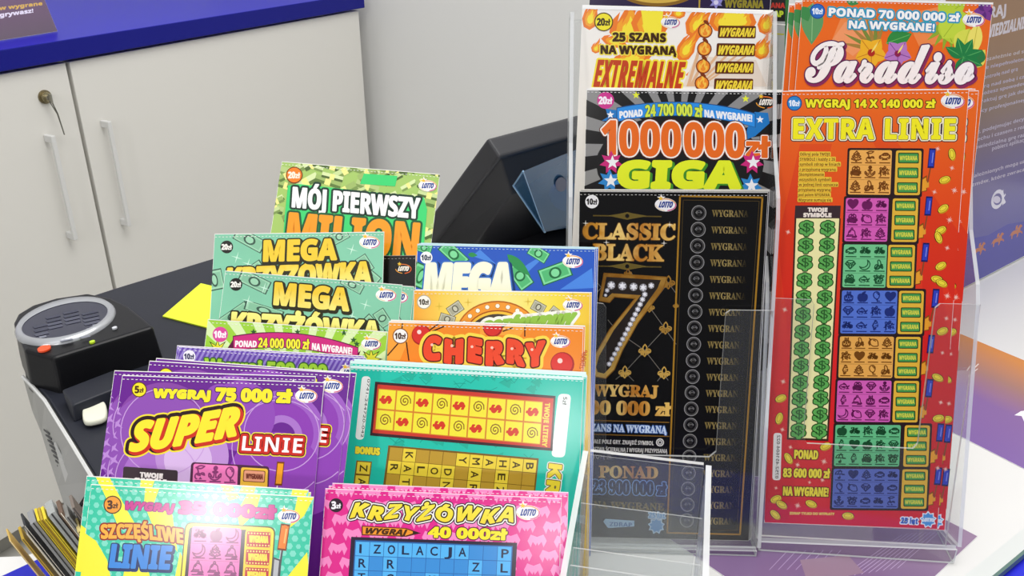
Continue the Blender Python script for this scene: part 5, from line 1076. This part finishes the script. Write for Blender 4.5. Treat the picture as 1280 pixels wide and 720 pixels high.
# ------------------------------------------------------------------ clear acrylic: tall holders
def sheet(mb, P, t): mb.prism(P, t, CLEAR, EDGE)
def tall_holder(key, label, front, backpx, xl, xr, depth, hstep, hback):
    """pocket for upright cards: back, two stepped sides, base and a front lip with a cut-out. Distances in metres in the front card's own frame"""
    s = CARDS[key]; W2 = s.W/2
    def q(x, y, z): return s.O+s.r*x+s.u*y+s.n*z
    ro = q(0, 0, 0); ro.z = CZ
    h = empty('card_holder', ro, label, 'card holder', 'tall clear card holders'); MH = M_at(ro)
    zf = .005; th_ = .0022
    def px(p): X = atp(p[0], p[1], s.O+s.n*zf, s.n)-s.O; return (X.dot(s.r), X.dot(s.u))
    F_ = [px(p) for p in front]; ym = (CZ+.006-q(0, 0, zf+th_).z)/s.u.z; F_ = [(a, max(b, ym)) for a, b in F_]; yb = min(p[1] for p in F_)
    m = MB(); sheet(m, [q(x, y, zf) for x, y in F_], s.n*th_); o = m.build('front_lip', h, MH); o['label'] = 'clear front lip with a deep cut-out'
    m = MB(); sheet(m, [q(xl, yb, -depth), q(xr, yb, -depth), q(xr, hback, -depth), q(xl, hback, -depth)], s.n*-th_); m.build('back_panel', h, MH)
    for x, sgn in ((xl, -1), (xr, 1)):
        m = MB(); sheet(m, [q(x, yb, zf+th_), q(x, hstep-.012, zf+th_), q(x, hstep, zf), q(x, hstep+.03, -.010), q(x, hback, -.026), q(x, hback, -depth), q(x, yb, -depth)], s.r*sgn*th_); m.build('side_panel', h, MH)
    m = MB(); sheet(m, [q(xl, yb, zf), q(xr, yb, zf), q(xr, yb, -depth), q(xl, yb, -depth)], s.u*-th_); m.build('base_panel', h, MH)
    # block between the sloping pocket and the counter
    m = MB(); lo = [q(xl, yb-th_, zf+th_), q(xr, yb-th_, zf+th_), q(xr, yb-th_, -depth), q(xl, yb-th_, -depth)]; dn = [Vector((p.x, p.y, CZ+.0006)) for p in lo]
    for i in range(4): j = (i+1) % 4; sheet(m, [lo[i], lo[j], dn[j], dn[i]], (s.O-(lo[i]+lo[j])/2).normalized()*.001)
    m.build('foot', h, MH)
    return h
tall_holder('extra', 'tall clear acrylic holder carrying the red card with dollar signs', [(944, 668), (966, 372), (1013, 374), (1017, 380), (1003.5, 545), (1008, 553), (1140, 559.5), (1146, 553), (1168, 384), (1174, 379), (1224, 380), (1181, 681)], None, -.0548, .0605, .052, .150, .262)
tall_holder('black', 'tall clear acrylic holder carrying the black and gold card with a seven', [(716, 690), (706, 372), (754, 379), (757.5, 384), (757, 559), (764, 566.5), (886, 570), (894.5, 563), (906.5, 391), (912, 387), (966, 387.5), (943, 691)], None, -.0575, .0570, .066, .21, .315)

# ------------------------------------------------------------------ clear acrylic: stepped rack for the short cards
def stepped(label, x0, x1, keys):
    lo = Vector(((x0+x1)/2, .34, CZ)); h = empty('stepped_rack', lo, label, 'card rack', 'clear stepped racks'); MH = M_at(lo)
    y0, y1 = .236, .475
    m = MB(); sheet(m, [Vector((x0, y0, rampz(y0)-.0022)), Vector((x1, y0, rampz(y0)-.0022)), Vector((x1, y1, rampz(y1)-.0022)), Vector((x0, y1, rampz(y1)-.0022))], (0, 0, -.002)); m.build('sloping_shelf', h, MH)
    for x in (x0+.012, x1-.014):
        m = MB(); sheet(m, [Vector((x, y0+.03, CZ+.0006)), Vector((x, y1, CZ+.0006)), Vector((x, y1, rampz(y1)-.0044)), Vector((x, y0+.03, rampz(y0+.03)-.0044))], (.002, 0, 0)); m.build('support_panel', h, MH)
    for k in keys:
        s = CARDS[k]; o = s.O-s.n*.0052; hgt = s.H*.72
        m = MB(); a = -s.W/2+.006; b = s.W/2-.006
        sheet(m, [o+s.r*a+s.u*.004, o+s.r*b+s.u*.004, o+s.r*b+s.u*hgt, o+s.r*a+s.u*hgt], s.n*-.0018); m.build('divider', h, MH)
stepped('clear stepped rack under the first column of cards, purple to mint', -.20, -.09, ('szcz', 'super', 'p500', 'megaf', 'megab'))
stepped('clear stepped rack under the second column of cards, pink to blue', -.0845, .016, ('krz', 'teal', 'cherry', 'yellow', 'bluem'))
# third column: the empty one
hR = atd(890, 575, .42); hL = atd(726, 570, .42); lo = Vector(((hL.x+hR.x)/2, .30, CZ)); h = empty('stepped_rack', lo, 'empty clear stepped rack in front of the black and gold card', 'card rack', 'clear stepped racks'); MH = M_at(lo)
lR = atd(885, 722, .366); lL = atd(700, 722, .366)
fw_ = ((lR-hR)+(lL-hL))/2; slz = fw_.z; fw_.z = 0; rl = fw_.length; fw_.normalize(); slz /= rl        # from back to front along the side rails
rt = Vector((-fw_.y, fw_.x, 0)); rt = rt if rt.x > 0 else -rt
Wd = ((hR-hL).dot(rt)+(lR-lL).dot(rt))/2; mid = (hL+hR)/2; TB = mid-rt*(Wd/2); zT = mid.z; FL = .150
def sp(a, f, z): p = TB+rt*a+fw_*f; return Vector((p.x, p.y, z))
def zr(f): return zT+slz*f
for x, d in ((0, .0035), (Wd, -.0035)):
    m = MB(); sheet(m, [sp(x, 0, CZ+.0006), sp(x, FL, CZ+.0006), sp(x, FL, zr(FL)), sp(x, 0, zr(0))], rt*d*.75); m.build('side_panel', h, MH)
def divider(py, hh_, nm='divider'):
    """clear partition whose top edge meets the rails at the pixel row py of the photograph"""
    for k in range(400):
        f = .0005*k; v = sp(Wd/2, f, zr(f)); q = v-CAM
        if 360-F*q.dot(UV)/q.dot(DV) >= py: break
    a, b = sp(.0036, f, zr(f)), sp(Wd-.0036, f, zr(f)); dn = fw_*.5-Vector((0, 0, .866)); hg = min(hh_, (a.z-CZ-.004)/.866)
    m = MB(); sheet(m, [a, b, b+dn*hg, a+dn*hg], (fw_*.866+Vector((0, 0, .5)))*.0022); m.build(nm, h, MH)
for py in (576, 637, 694, 717): divider(py, .06)
m = MB(); sheet(m, [sp(.0036, -.0026, CZ+.02), sp(Wd-.0036, -.0026, CZ+.02), sp(Wd-.0036, -.0026, zr(0)-.0005), sp(.0036, -.0026, zr(0)-.0005)], fw_*.0022); m.build('back_panel', h, MH)
m = MB(); sheet(m, [sp(.0036, FL, CZ+.0006), sp(Wd-.0036, FL, CZ+.0006), sp(Wd-.0036, .003, CZ+.0006), sp(.0036, .003, CZ+.0006)], (0, 0, .002)); m.build('base_panel', h, MH)

COL.objects.unlink(fo); bpy.data.objects.remove(fo)
